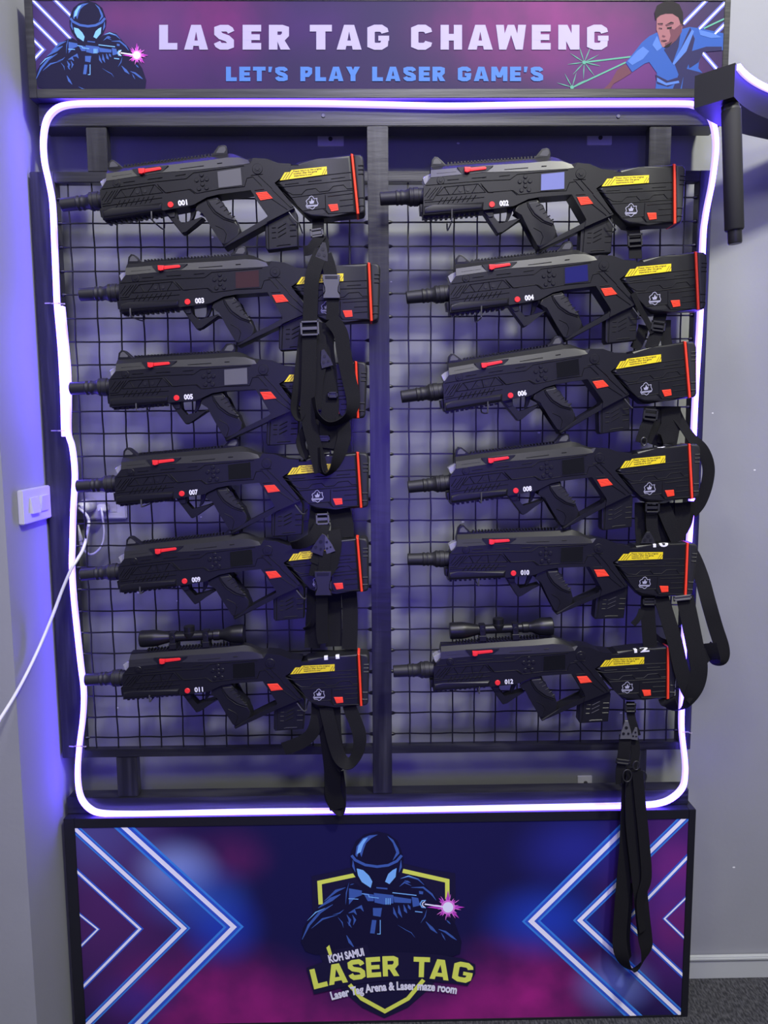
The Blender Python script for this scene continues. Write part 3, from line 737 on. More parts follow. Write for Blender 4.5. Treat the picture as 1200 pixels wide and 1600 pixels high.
NP = [(94.7, 478), (98.7, 520), (102, 555), (104, 580), (105, 620), (104.5, 660), (105.5, 681), (111, 700), (115, 742), (112.5, 798), (111, 855), (110.5, 883), (112.5, 925), (118, 981), (124, 1037), (129, 1080), (128, 1120), (122.5, 1165), (119.7, 1203), (121, 1233), (127, 1253), (140, 1267), (157, 1273), (193, 1274.5), (260, 1274), (400, 1271), (600, 1269), (800, 1265), (900, 1263), (1000, 1260.5), (1034, 1257), (1055, 1247), (1069, 1231), (1072.5, 1210), (1072, 1189), (1069, 1162), (1067, 1141), (1067, 1114), (1068.5, 1080), (1071, 1000), (1077, 880), (1080, 830), (1083, 780), (1086, 677), (1090.5, 587), (1096, 497), (1100.5, 374), (1104, 340), (1108, 317), (1115, 282), (1121, 232), (1119, 202), (1112.5, 181), (1101, 168), (1086, 162), (1070, 160), (1000, 160), (900, 160.5), (800, 162), (700, 163.5), (600, 161.5), (500, 159.5), (400, 159), (300, 159), (220, 159), (145, 159.5), (115, 160.5), (93, 164.5), (78, 175), (69, 192), (65.5, 220), (67.5, 252), (74, 282), (80, 317), (83, 380), (85.5, 440), (87, 475), (91, 520), (94, 560), (97, 620), (98, 660), (99, 682)]
YN = -.016
P = catmull([at(a, b, YN) for a, b in NP], 4)
P = [Vector((p.x, -.0006, p.z)) for p in P]
# the overlapping tail lies beside the start of the loop
nl = thing('neon_strip_light', 'glowing white violet neon strip looped around the whole rack between the signs', 'light', (0, 0, at(590, 1269, 0).z))
bE, bJ = bmesh.new(), bmesh.new(); neon_strip(bE, bJ, P)
obj('silicone_jacket', bJ, M['jacket'], nl, smooth=50); obj('diffuser', bE, M['neon'], nl, smooth=50, label='glowing diffuser')
for px0, px1, py, dy in ((70, 102, 474, 1), (80, 112, 673, 0), (108, 135, 1166, 0), (1060, 1081, 1144, 1)):
    bm = bmesh.new(); a = at(px0, py, 0); b = at(px1, py+dy, 0); c = at((px0+px1)/2, py, YN)
    pts = [Vector((a.x, -.001, a.z)), Vector((a.x+.012, -.003, a.z)), Vector((c.x-.0075, -.016, c.z)), Vector((c.x+.0075, -.016, c.z)), Vector((b.x-.003, -.003, b.z)), Vector((b.x, -.001, b.z))]
    for (p, q) in zip(pts, pts[1:]):
        vs = [bm.verts.new(v) for v in (p+Vector((0, 0, .0013)), q+Vector((0, 0, .0013)), q-Vector((0, 0, .0013)), p-Vector((0, 0, .0013)))]
        vb = [bm.verts.new(v.co+Vector((0, .0009, 0))) for v in vs]
        bm.faces.new(vs); bm.faces.new(vb[::-1])
        for k in range(4): bm.faces.new((vs[k], vb[k], vb[(k+1) % 4], vs[(k+1) % 4]))
    obj('cable_tie', bm, M['tie'], nl)

# ------------------------------------------------------------------ the laser tag gun (traced on its own side plane)
YC = -.055; HT = .024; YT = YC-HT
BUT6, ACC6 = (797.5, 618.0), (938.0, 600.5)
o6 = at(*BUT6, YT); a6 = at(*ACC6, YT); ang6 = math.atan2(a6.z-o6.z, a6.x-o6.x)
def loc2(px, py, o, ang):
    q = at(px, py, YT); dx, dz = q.x-o.x, q.z-o.z
    return (dx*math.cos(ang)+dz*math.sin(ang), -dx*math.sin(ang)+dz*math.cos(ang))
def A(x, y): return loc2(620+x/6.6667, 530+y/6.6667, o6, ang6)
def B(x, y): return loc2(780+x/6.6667, 530+y/6.6667, o6, ang6)
def C(x, y): return loc2(930+x/6.6667, 520+y/6.6667, o6, ang6)
U = PXM/6.6667
def LL(fn, *pts): return [fn(*p) for p in pts]

GUNS = {1: ((266.5, 320), (407.5, 307)), 2: ((768.5, 319.7), (911, 314.3)), 3: ((293, 471.8), (432.3, 467)), 4: ((808.2, 468), (952, 456)),
        5: ((275.9, 621.8), (413.7, 618.4)), 6: (BUT6, ACC6), 7: ((284.1, 771.3), (419.3, 764)), 8: ((805.8, 766.6), (945.1, 754.2)),
        9: ((288.4, 908), (422.3, 898.4)), 10: ((802.1, 895.6), (939.1, 895.6)), 11: ((292.8, 1079.1), (423.2, 1073.9)), 12: ((777.4, 1066.6), (910.3, 1062))}
def gframe(i):
    b, a = GUNS[i]; o = at(*b, YT); q = at(*a, YT); return o, math.atan2(q.z-o.z, q.x-o.x)
GG = 'laser tag guns hanging in two columns'
def side(h): return -h, h    # local y: front, back
def build_gun():
    g = thing('laser_tag_gun', '', 'toy gun', (0, 0, 0), GG)
    def part(name, bm, m, parent=None, smooth=38, label=None): return obj(name, bm, M[m], parent or g, local=True, smooth=smooth, label=label)
    # receiver
    bm = bmesh.new()
    prism(bm, LL(A, (545, 372), (850, 316))+LL(B, (60, 273), (400, 231), (860, 164), (920, 151), (948, 99), (1080, 101), (1200, 140))+LL(C, (180, 206), (330, 209), (305, 290), (160, 402), (352, 634), (355, 642), (75, 790))+
          LL(B, (1078, 692), (1085, 650), (1060, 610), (920, 415), (840, 428), (595, 468), (480, 500), (360, 570), (330, 582), (150, 622), (40, 645))+LL(A, (1100, 640), (500, 745), (490, 620), (480, 470)), -HT, HT, .004, 3)
    y = -HT; h = .0014; wl = .0019
    for fn, p in ((A, [(500, 457), (1067, 362)]), (B, [(0, 362), (280, 325), (350, 266), (860, 178)]),
                  (A, [(620, 545), (690, 455), (1030, 395), (1110, 470), (620, 545)]), (A, [(690, 455), (745, 525)]), (A, [(780, 515), (835, 430)]), (A, [(885, 425), (905, 500)]), (A, [(975, 485), (1020, 400)]),
                  (A, [(500, 605), (585, 590), (660, 455)]), (A, [(500, 565), (550, 480)]), (A, [(525, 580), (605, 470)]), (A, [(550, 585), (632, 465)]),
                  (A, [(1055, 388), (1140, 470), (1190, 465)]), (B, [(0, 408), (65, 470), (320, 427), (380, 465), (600, 418), (860, 382), (885, 300), (945, 284), (1035, 372)]),
                  (A, [(715, 386), (830, 366)]), (A, [(960, 346), (1105, 322)]), (B, [(170, 302), (275, 282)]), (B, [(0, 332), (40, 322)]),
                  (B, [(925, 270), (1045, 255)]), (B, [(1000, 270), (1135, 392)]), (B, [(960, 417), (1055, 403)]), (C, [(105, 545), (285, 660)]), (C, [(135, 470), (320, 640), (345, 625)]), (B, [(300, 425), (365, 470)]), (A, [(505, 625), (600, 608), (1100, 520)])):
        ridge(bm, LL(fn, *p), wl, y, h)
    for i in range(8):
        x = 640+i*48; z = 630-i*8
        ridge(bm, LL(A, (x, z), (x+42, z-68)), .0024, y, .0012)
    part('receiver', bm, 'black')
    # sloped top cover
    bm = bmesh.new()
    T = LL(A, (540, 250))+LL(B, (0, 163), (500, 82), (700, 42), (760, 50), (880, 94), (948, 99))
    Bt = LL(A, (545, 376), (1066, 278))+LL(B, (400, 233), (640, 198), (860, 166), (920, 152))+[B(948, 99)]
    tt, tb = .011, HT+.0008
    rows = []
    for (a, b) in zip(T, Bt):
        m1 = ((a[0]*.62+b[0]*.38), (a[1]*.62+b[1]*.38))
        rows.append([(a[0], -tt, a[1]), (m1[0], -tb+.0035, m1[1]), (b[0], -tb, b[1]), (b[0], tb, b[1]), (m1[0], tb-.0035, m1[1]), (a[0], tt, a[1])])
    R = [[bm.verts.new(v) for v in r] for r in rows]
    for a, b in zip(R, R[1:]):
        for k in range(6):
            try: bm.faces.new((a[k], a[(k+1) % 6], b[(k+1) % 6], b[k]))
            except ValueError: pass
    bm.faces.new(R[0]); bm.faces.new(R[-1][::-1])
    ridge(bm, LL(B, (215, 232), (455, 192)), .0022, -HT+.0008, .0016); ridge(bm, LL(B, (590, 166), (640, 158)), .0026, -HT+.001, .0018)
    ridge(bm, LL(A, (600, 330), (800, 295)), .0018, -HT+.0016, .0014)
    cover = part('top_cover', bm, 'blackg', smooth=25)
    # charging handle and its recess
    bm = bmesh.new(); prism(bm, LL(A, (806, 250), (1168, 203), (1108, 267), (856, 314)), -HT-.0008, -.01); rc = part('handle_recess', bm, 'dark')
    bm = bmesh.new(); prism(bm, LL(A, (935, 246), (1085, 222), (1100, 232), (1096, 250), (935, 284)), -HT-.003, -.012, .0012)
    prism(bm, LL(A, (874, 250), (938, 246), (934, 292), (905, 304), (880, 298)), -HT-.0075, -.012, .0015)
    part('charging_handle', bm, 'red', label='red charging handle')
    # rail with teeth
    bm = bmesh.new()
    prism(bm, LL(A, (540, 228), (690, 212))+LL(B, (0, 143), (560, 66), (700, 45), (700, 60), (0, 175))+LL(A, (540, 262)), -.0105, .0105, .0008, 1)
    n = 27; p0, p1 = Vector(A(700, 206)), Vector(B(545, 62)); d = (p1-p0); e = d.normalized(); nn = Vector((-e.y, e.x))
    for i in range(n):
        c = p0+d*((i+.5)/n); w_ = d.length/n*.27
        prism(bm, [tuple(c-e*w_-nn*.001), tuple(c+e*w_-nn*.001), tuple(c+e*w_*.8+nn*.0034), tuple(c-e*w_*.8+nn*.0034)], -.0105, .0105)
    part('top_rail', bm, 'black', smooth=25)
    bm = bmesh.new()
    prism(bm, LL(A, (503, 742), (1090, 640), (1090, 652), (506, 762)), -.0105, .0105)
    n = 11; p0, p1 = Vector(A(510, 764)), Vector(A(1080, 662)); d = (p1-p0); e = d.normalized(); nn = Vector((-e.y, e.x))
    for i in range(n):
        c = p0+d*((i+.5)/n); w_ = d.length/n*.27
        prism(bm, [tuple(c-e*w_*.85-nn*.003), tuple(c+e*w_*.85-nn*.003), tuple(c+e*w_+nn*.001), tuple(c-e*w_+nn*.001)], -.0105, .0105)
    part('bottom_rail', bm, 'black', smooth=25)
    # fore-end
    bm = bmesh.new(); prism(bm, LL(A, (488, 655), (600, 642), (1110, 556), (1108, 648), (498, 752)), -HT-.002, HT+.002, .007, 4)
    prism(bm, LL(A, (455, 635), (492, 628), (496, 720), (468, 716)), -.016, .016, .002)
    part('fore_end', bm, 'black')
    # muzzle barrel (turned)
    bm = bmesh.new(); p0, p1 = Vector(A(50, 597)), Vector(A(500, 532)); d = p1-p0
    prof = [(0, 40), (0, 56), (.01, 62), (.35, 64), (.37, 71), (.40, 71), (.42, 65), (.45, 65), (.47, 71), (.50, 71), (.52, 66), (.58, 66), (.65, 80), (.67, 88), (.71, 88), (.72, 84), (.75, 84), (.76, 89), (.86, 88), (.87, 80), (1.0, 78)]
    pts = [(p0+d*t) for t, _ in prof]
    rings = []; e = d.normalized(); nv = Vector((-e.y, e.x))
    for (c, (t, r_)) in zip(pts, prof):
        rr = r_*U
        rings.append([bm.verts.new((c.x+nv.x*math.cos(2*math.pi*k/20)*rr, math.sin(2*math.pi*k/20)*rr, c.y+nv.y*math.cos(2*math.pi*k/20)*rr)) for k in range(20)])
    for a, b in zip(rings, rings[1:]):
        for k in range(20): bm.faces.new((a[k], a[(k+1) % 20], b[(k+1) % 20], b[k]))
    bm.faces.new(rings[0]); bm.faces.new(rings[-1][::-1])
    part('barrel', bm, 'rubber', smooth=35)
    # clear lens
    bm = bmesh.new(); prism(bm, LL(A, (464, 372), (500, 345), (548, 318), (550, 380), (500, 440), (484, 420)), -.014, .014, .002); part('lens', bm, 'clear', label='clear plastic lens')
    # sights
    bm = bmesh.new(); prism(bm, LL(A, (540, 240), (545, 178), (572, 142), (604, 145), (650, 180), (698, 216), (690, 232)), -.011, .011, .0015)
    s1 = part('front_sight', bm, 'black'); bm = bmesh.new(); prism(bm, LL(A, (560, 220), (568, 180), (588, 160), (606, 165), (648, 200), (640, 212)), -.0116, -.0105); part('sight_window', bm, 'sightglass', s1)
    bm = bmesh.new(); prism(bm, LL(B, (520, 74), (538, 40), (565, 8), (590, -32), (640, -42), (672, -34), (684, 8), (690, 52)), -.011, .011, .0015)
    s2 = part('rear_sight', bm, 'black'); bm = bmesh.new(); prism(bm, LL(B, (570, 44), (600, -10), (640, -26), (662, -20), (668, 12), (650, 40)), -.0116, -.0105); part('sight_window', bm, 'sightglass', s2)
    # sling swivels
    for c, r_ in ((A(648, 396), 30*U), (B(992, 205), 40*U)):
        bm = bmesh.new(); disc(bm, c, r_*1.25, -HT-.0015, -.01, 20, .0008); disc(bm, c, r_*.8, -HT-.0022, -.012, 18)
        disc(bm, c, r_*.55, -HT-.0034, -.012, 6, .0003); part('bolt', bm, 'black')
    bm = bmesh.new()
    for c in (A(855, 472), A(930, 460)): disc(bm, c, 17*U, -HT-.0012, -.01, 14)
    part('sensor_holes', bm, 'dark')
    # trigger guard, trigger
    bm = bmesh.new(); prism(bm, LL(B, (36, 640), (152, 620), (148, 695), (215, 762), (415, 676), (436, 690), (246, 824), (222, 850), (205, 848)), -.0125, .0125, .002); tg = part('trigger_guard', bm, 'black')
    bm = bmesh.new(); prism(bm, LL(B, (62, 660), (145, 648), (144, 692), (102, 700)), -.0150, .0150, .001); part('guard_cap', bm, 'blackg', tg)
    bm = bmesh.new(); prism(bm, LL(B, (292, 596), (350, 580), (338, 640), (318, 690), (290, 722), (280, 716), (300, 668)), -.006, .006, .0012); part('trigger', bm, 'black')
    # grip
    bm = bmesh.new(); prism(bm, LL(B, (345, 560), (480, 490), (596, 462), (608, 555), (690, 634), (768, 705), (795, 780), (822, 832), (740, 900), (640, 985), (612, 935), (545, 775), (432, 655), (385, 595)), -.019, .019, .007, 4)
    ridge(bm, LL(B, (475, 525), (490, 570), (545, 645), (640, 705), (750, 735)), .0025, -.019, .0015); ridge(bm, LL(B, (560, 770), (640, 805), (665, 850), (645, 930)), .002, -.019, .001)
    gp = part('grip', bm, 'black')
    bm = bmesh.new(); prism(bm, LL(B, (484, 525), (592, 505), (612, 560), (690, 636), (765, 706), (752, 726), (660, 702), (560, 640), (505, 575)), -.0212, .0212, .004, 3)
    for i in range(5): ridge(bm, LL(B, (570+i*38, 560+i*33), (610+i*36, 540+i*33)), .003, -.0208, .0014)
    part('grip_pad', bm, 'rubber', gp)
    bm = bmesh.new(); prism(bm, LL(B, (628, 968), (820, 828), (1066, 694), (1100, 640), (1150, 600), (1150, 690), (1082, 728), (645, 988)), -.021, .021, .005, 3); part('grip_brace', bm, 'black')
    # magazine
    bm = bmesh.new(); prism(bm, LL(C, (46, 780), (90, 700), (340, 620), (378, 690), (376, 1008), (70, 1056), (52, 1030)), -.0145, .0145, .003)
    for z in (835, 882, 934): ridge(bm, LL(C, (120, z), (160, z-5)), .003, -.0145, .0012)
    for z in (800, 856, 912): ridge(bm, LL(C, (300, z), (364, z-8)), .003, -.0145, .0012)
    for z in (835, 880, 925): ridge(bm, LL(C, (182, z), (262, z-50)), .003, -.0145, .0012)
    ridge(bm, LL(C, (165, 1014), (190, 1005), (305, 990)), .003, -.0145, .0012); ridge(bm, LL(C, (85, 800), (85, 1045)), .003, -.0145, .001)
    part('magazine', bm, 'black')
    # stock
    bm = bmesh.new(); hs = .0235
    prism(bm, LL(C, (160, 404), (308, 286), (340, 255), (385, 186), (600, 150), (935, 88), (985, 680), (720, 713), (560, 742), (505, 736), (430, 668)), -hs, hs, .0085, 4)
    ys = -hs
    for p in ([(215, 386), (690, 306), (925, 272)], [(165, 425), (250, 440), (930, 347)], [(265, 416), (402, 395)], [(497, 379), (632, 360)], [(725, 345), (868, 322)],
              [(270, 476), (340, 512), (430, 506), (472, 460), (572, 441), (610, 476), (702, 461), (745, 416), (850, 398), (888, 436), (940, 427)], [(330, 540), (940, 444)], [(690, 518), (940, 479)], [(808, 553), (942, 535)], [(808, 611), (945, 589)], [(665, 505), (668, 640)], [(240, 490), (440, 668), (660, 635), (700, 690)], [(645, 640), (690, 685), (960, 660)]):
        ridge(bm, LL(C, *p), .0022, ys, .0011)
    st = part('stock', bm, 'black')
    bm = bmesh.new(); prism(bm, LL(C, (460, 676), (520, 662), (640, 644), (668, 676), (640, 692), (520, 700)), -hs-.0004, -hs+.01); part('sling_slot', bm, 'dark', st)
    bm = bmesh.new(); prism(bm, LL(C, (926, 87), (952, 90), (1002, 676), (976, 682)), -hs-.0009, hs+.0009, .0085, 4); part('butt_stripe', bm, 'orange', label='orange ring in front of the butt pad')
    bm = bmesh.new(); prism(bm, LL(C, (948, 92), (1022, 90), (1048, 110), (1060, 150), (1064, 630), (1052, 660), (1030, 672), (998, 678)), -hs, hs, .0085, 4)
    for z in (205, 245, 288, 520, 600): ridge(bm, LL(C, (1000, z), (1052, z-4)), .004, -hs, .0014)
    part('butt_pad', bm, 'rubber')
    # accents, power button, d-pad, screen
    bm = bmesh.new(); prism(bm, LL(B, (970, 441), (1080, 426), (1141, 490), (1016, 515)), -HT-.0016, -.012, .0005)
    for i in range(4):
        a, b = Vector(B(978+i*12, 452+i*15)), Vector(B(1088+i*13, 436+i*14)); ridge(bm, [tuple(a), tuple(b)], .0018, -HT-.0016, .0008)
    part('accent_panel', bm, 'orange', label='orange ribbed panel above the magazine')
    bm = bmesh.new(); prism(bm, LL(C, (692, 598), (786, 588), (796, 650), (722, 665)), -hs-.0016, -.012, .0005)
    for z in (612, 628, 644): ridge(bm, LL(C, (704+(z-600)*.3, z), (788, z-10)), .0016, -hs-.0016, .0008)
    part('accent_panel', bm, 'orange', label='small orange ribbed tab near the butt')
    bm = bmesh.new(); disc(bm, B(117, 587), 28*U, -HT-.0022, -.012, 22, .0008); part('power_button', bm, 'red', label='round red button')
    for c in ((437, 330), (433, 281), (381, 336), (484, 322), (441, 374), (405, 419), (480, 408)):
        bm = bmesh.new(); disc(bm, B(*c), 20*U, -HT-.002, -.012, 14, .0007); part('control_button', bm, 'black')
    bm = bmesh.new(); prism(bm, LL(B, (582, 240), (832, 196), (845, 374), (594, 414)), -HT-.0006, -.012); part('screen_bezel', bm, 'black')
    bm = bmesh.new(); prism(bm, LL(B, (592, 246), (824, 203), (836, 368), (602, 405)), -HT-.0010, -.012); part('screen', bm, 'screen_dark')
    # sticker
    bm = bmesh.new(); flatpoly(bm, LL(C, (214, 377), (264, 297), (318, 291), (334, 271), (685, 224), (688, 300)), -hs-.0007); sk = part('warning_sticker', bm, 'yellow', smooth=None, label='yellow sticker with return instructions')
    bm = bmesh.new()
    for x in (245, 272, 300): stroke(bm, LL(C, (x, 364-(x-245)*.1), (x+44, 300-(x-245)*.18)), 5.5*U, -hs-.001)
    for x in (638, 660): stroke(bm, LL(C, (x, 304), (x+30, 246)), 4.5*U, -hs-.001)
    part('sticker_stripes', bm, 'brown', sk, smooth=None)
    bm = bmesh.new()
    for t_, a, b in (('Please return to the original', (350, 292), (634, 254)), ('location after the game', (354, 314), (588, 282)), ('experience is over.', (358, 336), (542, 311))):
        put_text(bm, t_, C(*a), C(*b), 17*U, -hs-.001, .012)
    part('sticker_text', bm, 'ink', sk, smooth=None)
    # maker's emblem
    bm = bmesh.new()
    stroke(bm, LL(C, (500, 548), (510, 528), (528, 518), (545, 530), (552, 546), (582, 540), (580, 562), (592, 590), (585, 612), (560, 622), (548, 640), (532, 648), (512, 636), (484, 638), (472, 618), (484, 596), (474, 570), (486, 556)), 6*U, -hs-.0007, closed=True)
    flatpoly(bm, LL(C, (480, 612), (584, 600), (580, 616), (482, 628)), -hs-.0008)
    flatpoly(bm, LL(C, (520, 572), (530, 540), (540, 566), (556, 560), (548, 592), (512, 598), (502, 570)), -hs-.0007)
    bd = part('emblem', bm, 'silver', smooth=None, label='small silver emblem print')
    bm = bmesh.new(); put_text(bm, 'COMBAT'[:0]+'GAME', C(488, 624), C(576, 611), 9*U, -hs-.0011, .03) if False else ridge(bm, LL(C, (492, 620), (574, 608)), .0006, -hs-.0009, .0002)
    part('emblem_bar', bm, 'dark', bd, smooth=None)
    return g
def gun_scope(g, i):
    o, an = gframe(i)
    # traced on gun 012; the same scope is used on both
    o12, a12 = gframe(12)
    def L(px, py): return Vector(loc2(px, py, o12, a12))
    p0, p1 = L(704.5, 990.3), L(866.5, 982.6); d = p1-p0; e = d.normalized(); nv = Vector((-e.y, e.x))
    prof = [(0, 9), (0, 12.6), (.015, 13.2), (.12, 13.2), (.16, 12.4), (.27, 8.2), (.30, 7.4), (.56, 7.2), (.70, 7.2), (.71, 8.6), (.76, 8.6), (.77, 7.6), (.80, 8.4), (.86, 12.6), (.90, 14), (.99, 14.4), (1, 13.6), (1, 10)]
    def lathe(bm, prof, p0, d, nv):
        rings = []
        for t, r_ in prof:
            c = p0+d*t; rr = r_*PXM*1.0
            rings.append([bm.verts.new((c.x+nv.x*math.cos(2*math.pi*k/20)*rr, math.sin(2*math.pi*k/20)*rr, c.y+nv.y*math.cos(2*math.pi*k/20)*rr)) for k in range(20)])
        for a, b in zip(rings, rings[1:]):
            for k in range(20): bm.faces.new((a[k], a[(k+1) % 20], b[(k+1) % 20], b[k]))
        bm.faces.new(rings[0]); bm.faces.new(rings[-1][::-1])
    bm = bmesh.new(); lathe(bm, prof, p0, d, nv)
    sc = obj('scope', bm, M['black'], g, local=True, smooth=35, label='black telescopic scope on the top rail')
    bm = bmesh.new(); c = p0+d*.475; lathe(bm, [(0, 7.5), (.055, 9.5), (.10, 9.5)][:3]+[(.105, 8.5), (.107, 8.3), (.19, 8.6), (.20, 7.4), (.205, 5)], c-nv*.004, nv*d.length*.62, e)
    obj('turret', bm, M['black'], sc, local=True, smooth=35)
    for t in (.315, .635):
        bm = bmesh.new(); c = p0+d*t; hw = 4.5*PXM
        pts = [c-e*hw+nv*8.6*PXM, c+e*hw+nv*8.6*PXM, c+e*hw-nv*15*PXM, c-e*hw-nv*15*PXM]
        prism(bm, [tuple(p) for p in pts], -8.8*PXM, 8.8*PXM, .0018, 2)
        pts = [c-e*hw*1.25-nv*8*PXM, c+e*hw*1.25-nv*8*PXM, c+e*hw*1.25-nv*17*PXM, c-e*hw*1.25-nv*17*PXM]
        prism(bm, [tuple(p) for p in pts], -.0135, .0135, .001, 1)
        q = c+nv*1*PXM; disc(bm, (q.x, q.y), 2.6*PXM, -9.6*PXM, 0, 12, .0004)
        obj('scope_ring', bm, M['black'], sc, local=True, smooth=35)

proto = build_gun()
place = {1: 'topmost in the left column', 2: 'topmost in the right column', 3: 'second in the left column, behind slings', 4: 'second in the right column', 5: 'third in the left column, behind slings', 6: 'third in the right column', 7: 'fourth in the left column', 8: 'fourth in the right column', 9: 'fifth in the left column', 10: 'fifth in the right column', 11: 'lowest left, with scope', 12: 'lowest right, with scope'}
SCR = {1: 'screen_grey_reflection', 2: 'screen_pale_reflection', 3: 'screen_brown', 4: 'screen_blue', 5: 'screen_grey_reflection'}  # guns whose black screens get a painted reflection colour
st_me = [ch for ch in proto.children if ch.name == 'stock'][0].data
BVH = BVHTree.FromPolygons([v.co.copy() for v in st_me.vertices], [list(p.vertices) for p in st_me.polygons])
guns = {1: proto}
for i in range(2, 13): guns[i] = copy_tree(proto)
for i, g in guns.items():
    o, an = gframe(i)
    g.location = (o.x, YC, o.z); g.rotation_euler = (0, -an, 0)
    g['label'] = 'black laser tag gun numbered %03d, %s' % (i, place[i])
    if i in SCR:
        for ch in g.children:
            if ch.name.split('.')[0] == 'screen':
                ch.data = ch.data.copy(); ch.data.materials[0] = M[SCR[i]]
    bm = bmesh.new(); a, b = Vector(B(196, 594)), Vector(B(287, 580)); put_text(bm, '%03d' % i, tuple(a), tuple(b), 49*U, -HT-.0008, .04)
    obj('number_label', bm, M['white'], g, local=True, label='white printed number %03d' % i)
    if i in (4, 6, 7, 8, 10, 11, 12):      # numbers on the sloping top of the stock
        bm = bmesh.new(); c0 = Vector(C(650, 142)); ex = (Vector(C(750, 124))-Vector(C(600, 151))).normalized()
        ph0 = {4: .15, 6: .15, 7: .3, 8: .3}.get(i, .62)
        def pl(q, c0=c0, ex=ex, off=.0009, ph0=ph0):
            # lays q on the rounded top edge of the stock: q.x along the gun, q.y up
            en = Vector((-ex.y, ex.x)); ph = ph0-q.y/.013
            o_ = Vector((c0.x+ex.x*q.x-en.x*.013, -.0115, c0.y+ex.y*q.x-en.y*.013))
            d_ = Vector((en.x*math.cos(ph), -math.sin(ph), en.y*math.cos(ph))).normalized()
            hit = BVH.ray_cast(o_+d_*.05, -d_)[0]
            return hit+d_*off
        rows_ = [[bm.verts.new(pl(Vector((sx*(.021 if abs(z_) < .004 else .017), z_)), off=.0006)) for sx in (-1, 1)] for z_ in (-.0062, -.004, -.002, 0, .002, .004, .0062)]
        for a_, b_ in zip(rows_, rows_[1:]): bm.faces.new((a_[0], a_[1], b_[1], b_[0]))
        lo = obj('top_number_label', bm, M['dark'], g, local=True)
        bm = bmesh.new(); s_ = str(i); hw = .0085*len(s_)
        put_text(bm, s_, (-hw, -.0055), (hw, -.0055), .011, 0, .03)
        for zc in (-.0045, -.0032, -.002, -.0008, .0004, .0016, .0028, .004):
            bmesh.ops.bisect_plane(bm, geom=list(bm.verts)+list(bm.edges)+list(bm.faces), plane_co=(0, 0, zc), plane_no=(0, 0, 1))
        for v in bm.verts: v.co = pl(Vector((v.co.x, v.co.z)), off=.0011)
        obj('top_number', bm, M['white'], lo, local=True); 
    if i in (11, 12):
        for ch in list(g.children):
            if ch.name.split('.')[0] in ('front_sight', 'rear_sight'):
                for k in list(ch.children): bpy.data.objects.remove(k)
                bpy.data.objects.remove(ch)
        gun_scope(g, i)

# ------------------------------------------------------------------ hooks that carry the guns
HK = {1: (237, 343), 2: (706, 345), 3: (204, 494), 4: (752, 496), 5: (213, 642), 6: (762, 645), 7: (221, 792), 8: (752, 786), 9: (219, 928), 10: (748, 915), 11: (234, 1097), 12: (749, 1084)}
for i, (px, py) in HK.items():
    tip = at(px, py, -.088)
    h_ = .024 if i in (2, 4, 6, 8) else .016
    bm = bmesh.new()
    pts = catmull([Vector((tip.x, YM+.003, tip.z+.02)), Vector((tip.x, YM-.004, tip.z+.004)), Vector((tip.x, -.03, tip.z)), Vector((tip.x, -.082, tip.z)), Vector((tip.x, -.0885, tip.z+.004)), Vector((tip.x, -.0885, tip.z+h_))], 4)
    tube(bm, pts, .0016, 7)
    o = obj('mesh_hook', bm, M['steel'], smooth=50)
    tag(o, 'thin steel hook carrying the fore-end of the gun numbered %03d' % i, 'hook', 'hooks on the wire mesh')
for i in (1, 2, 4, 6, 7, 9, 11):
    o, an = gframe(i)
    def wl(x, z, y): return Vector((o.x+x*math.cos(an)-z*math.sin(an), y, o.z+x*math.sin(an)+z*math.cos(an)))
    c1, c2, c3 = C(300, 690), C(365, 770), C(395, 784)
    bm = bmesh.new()
    pts = catmull([wl(*c3, YM-.003), wl(*c3, -.05), wl(*c3, -.074), wl(*c2, -.0815), wl(*c1, -.0825)], 4)
    tube(bm, pts, .0015, 7); ob = obj('mesh_hook', bm, M['steel'], smooth=50)
    tag(ob, 'bent steel hook behind the magazine of the gun numbered %03d' % i, 'hook', 'hooks on the wire mesh')

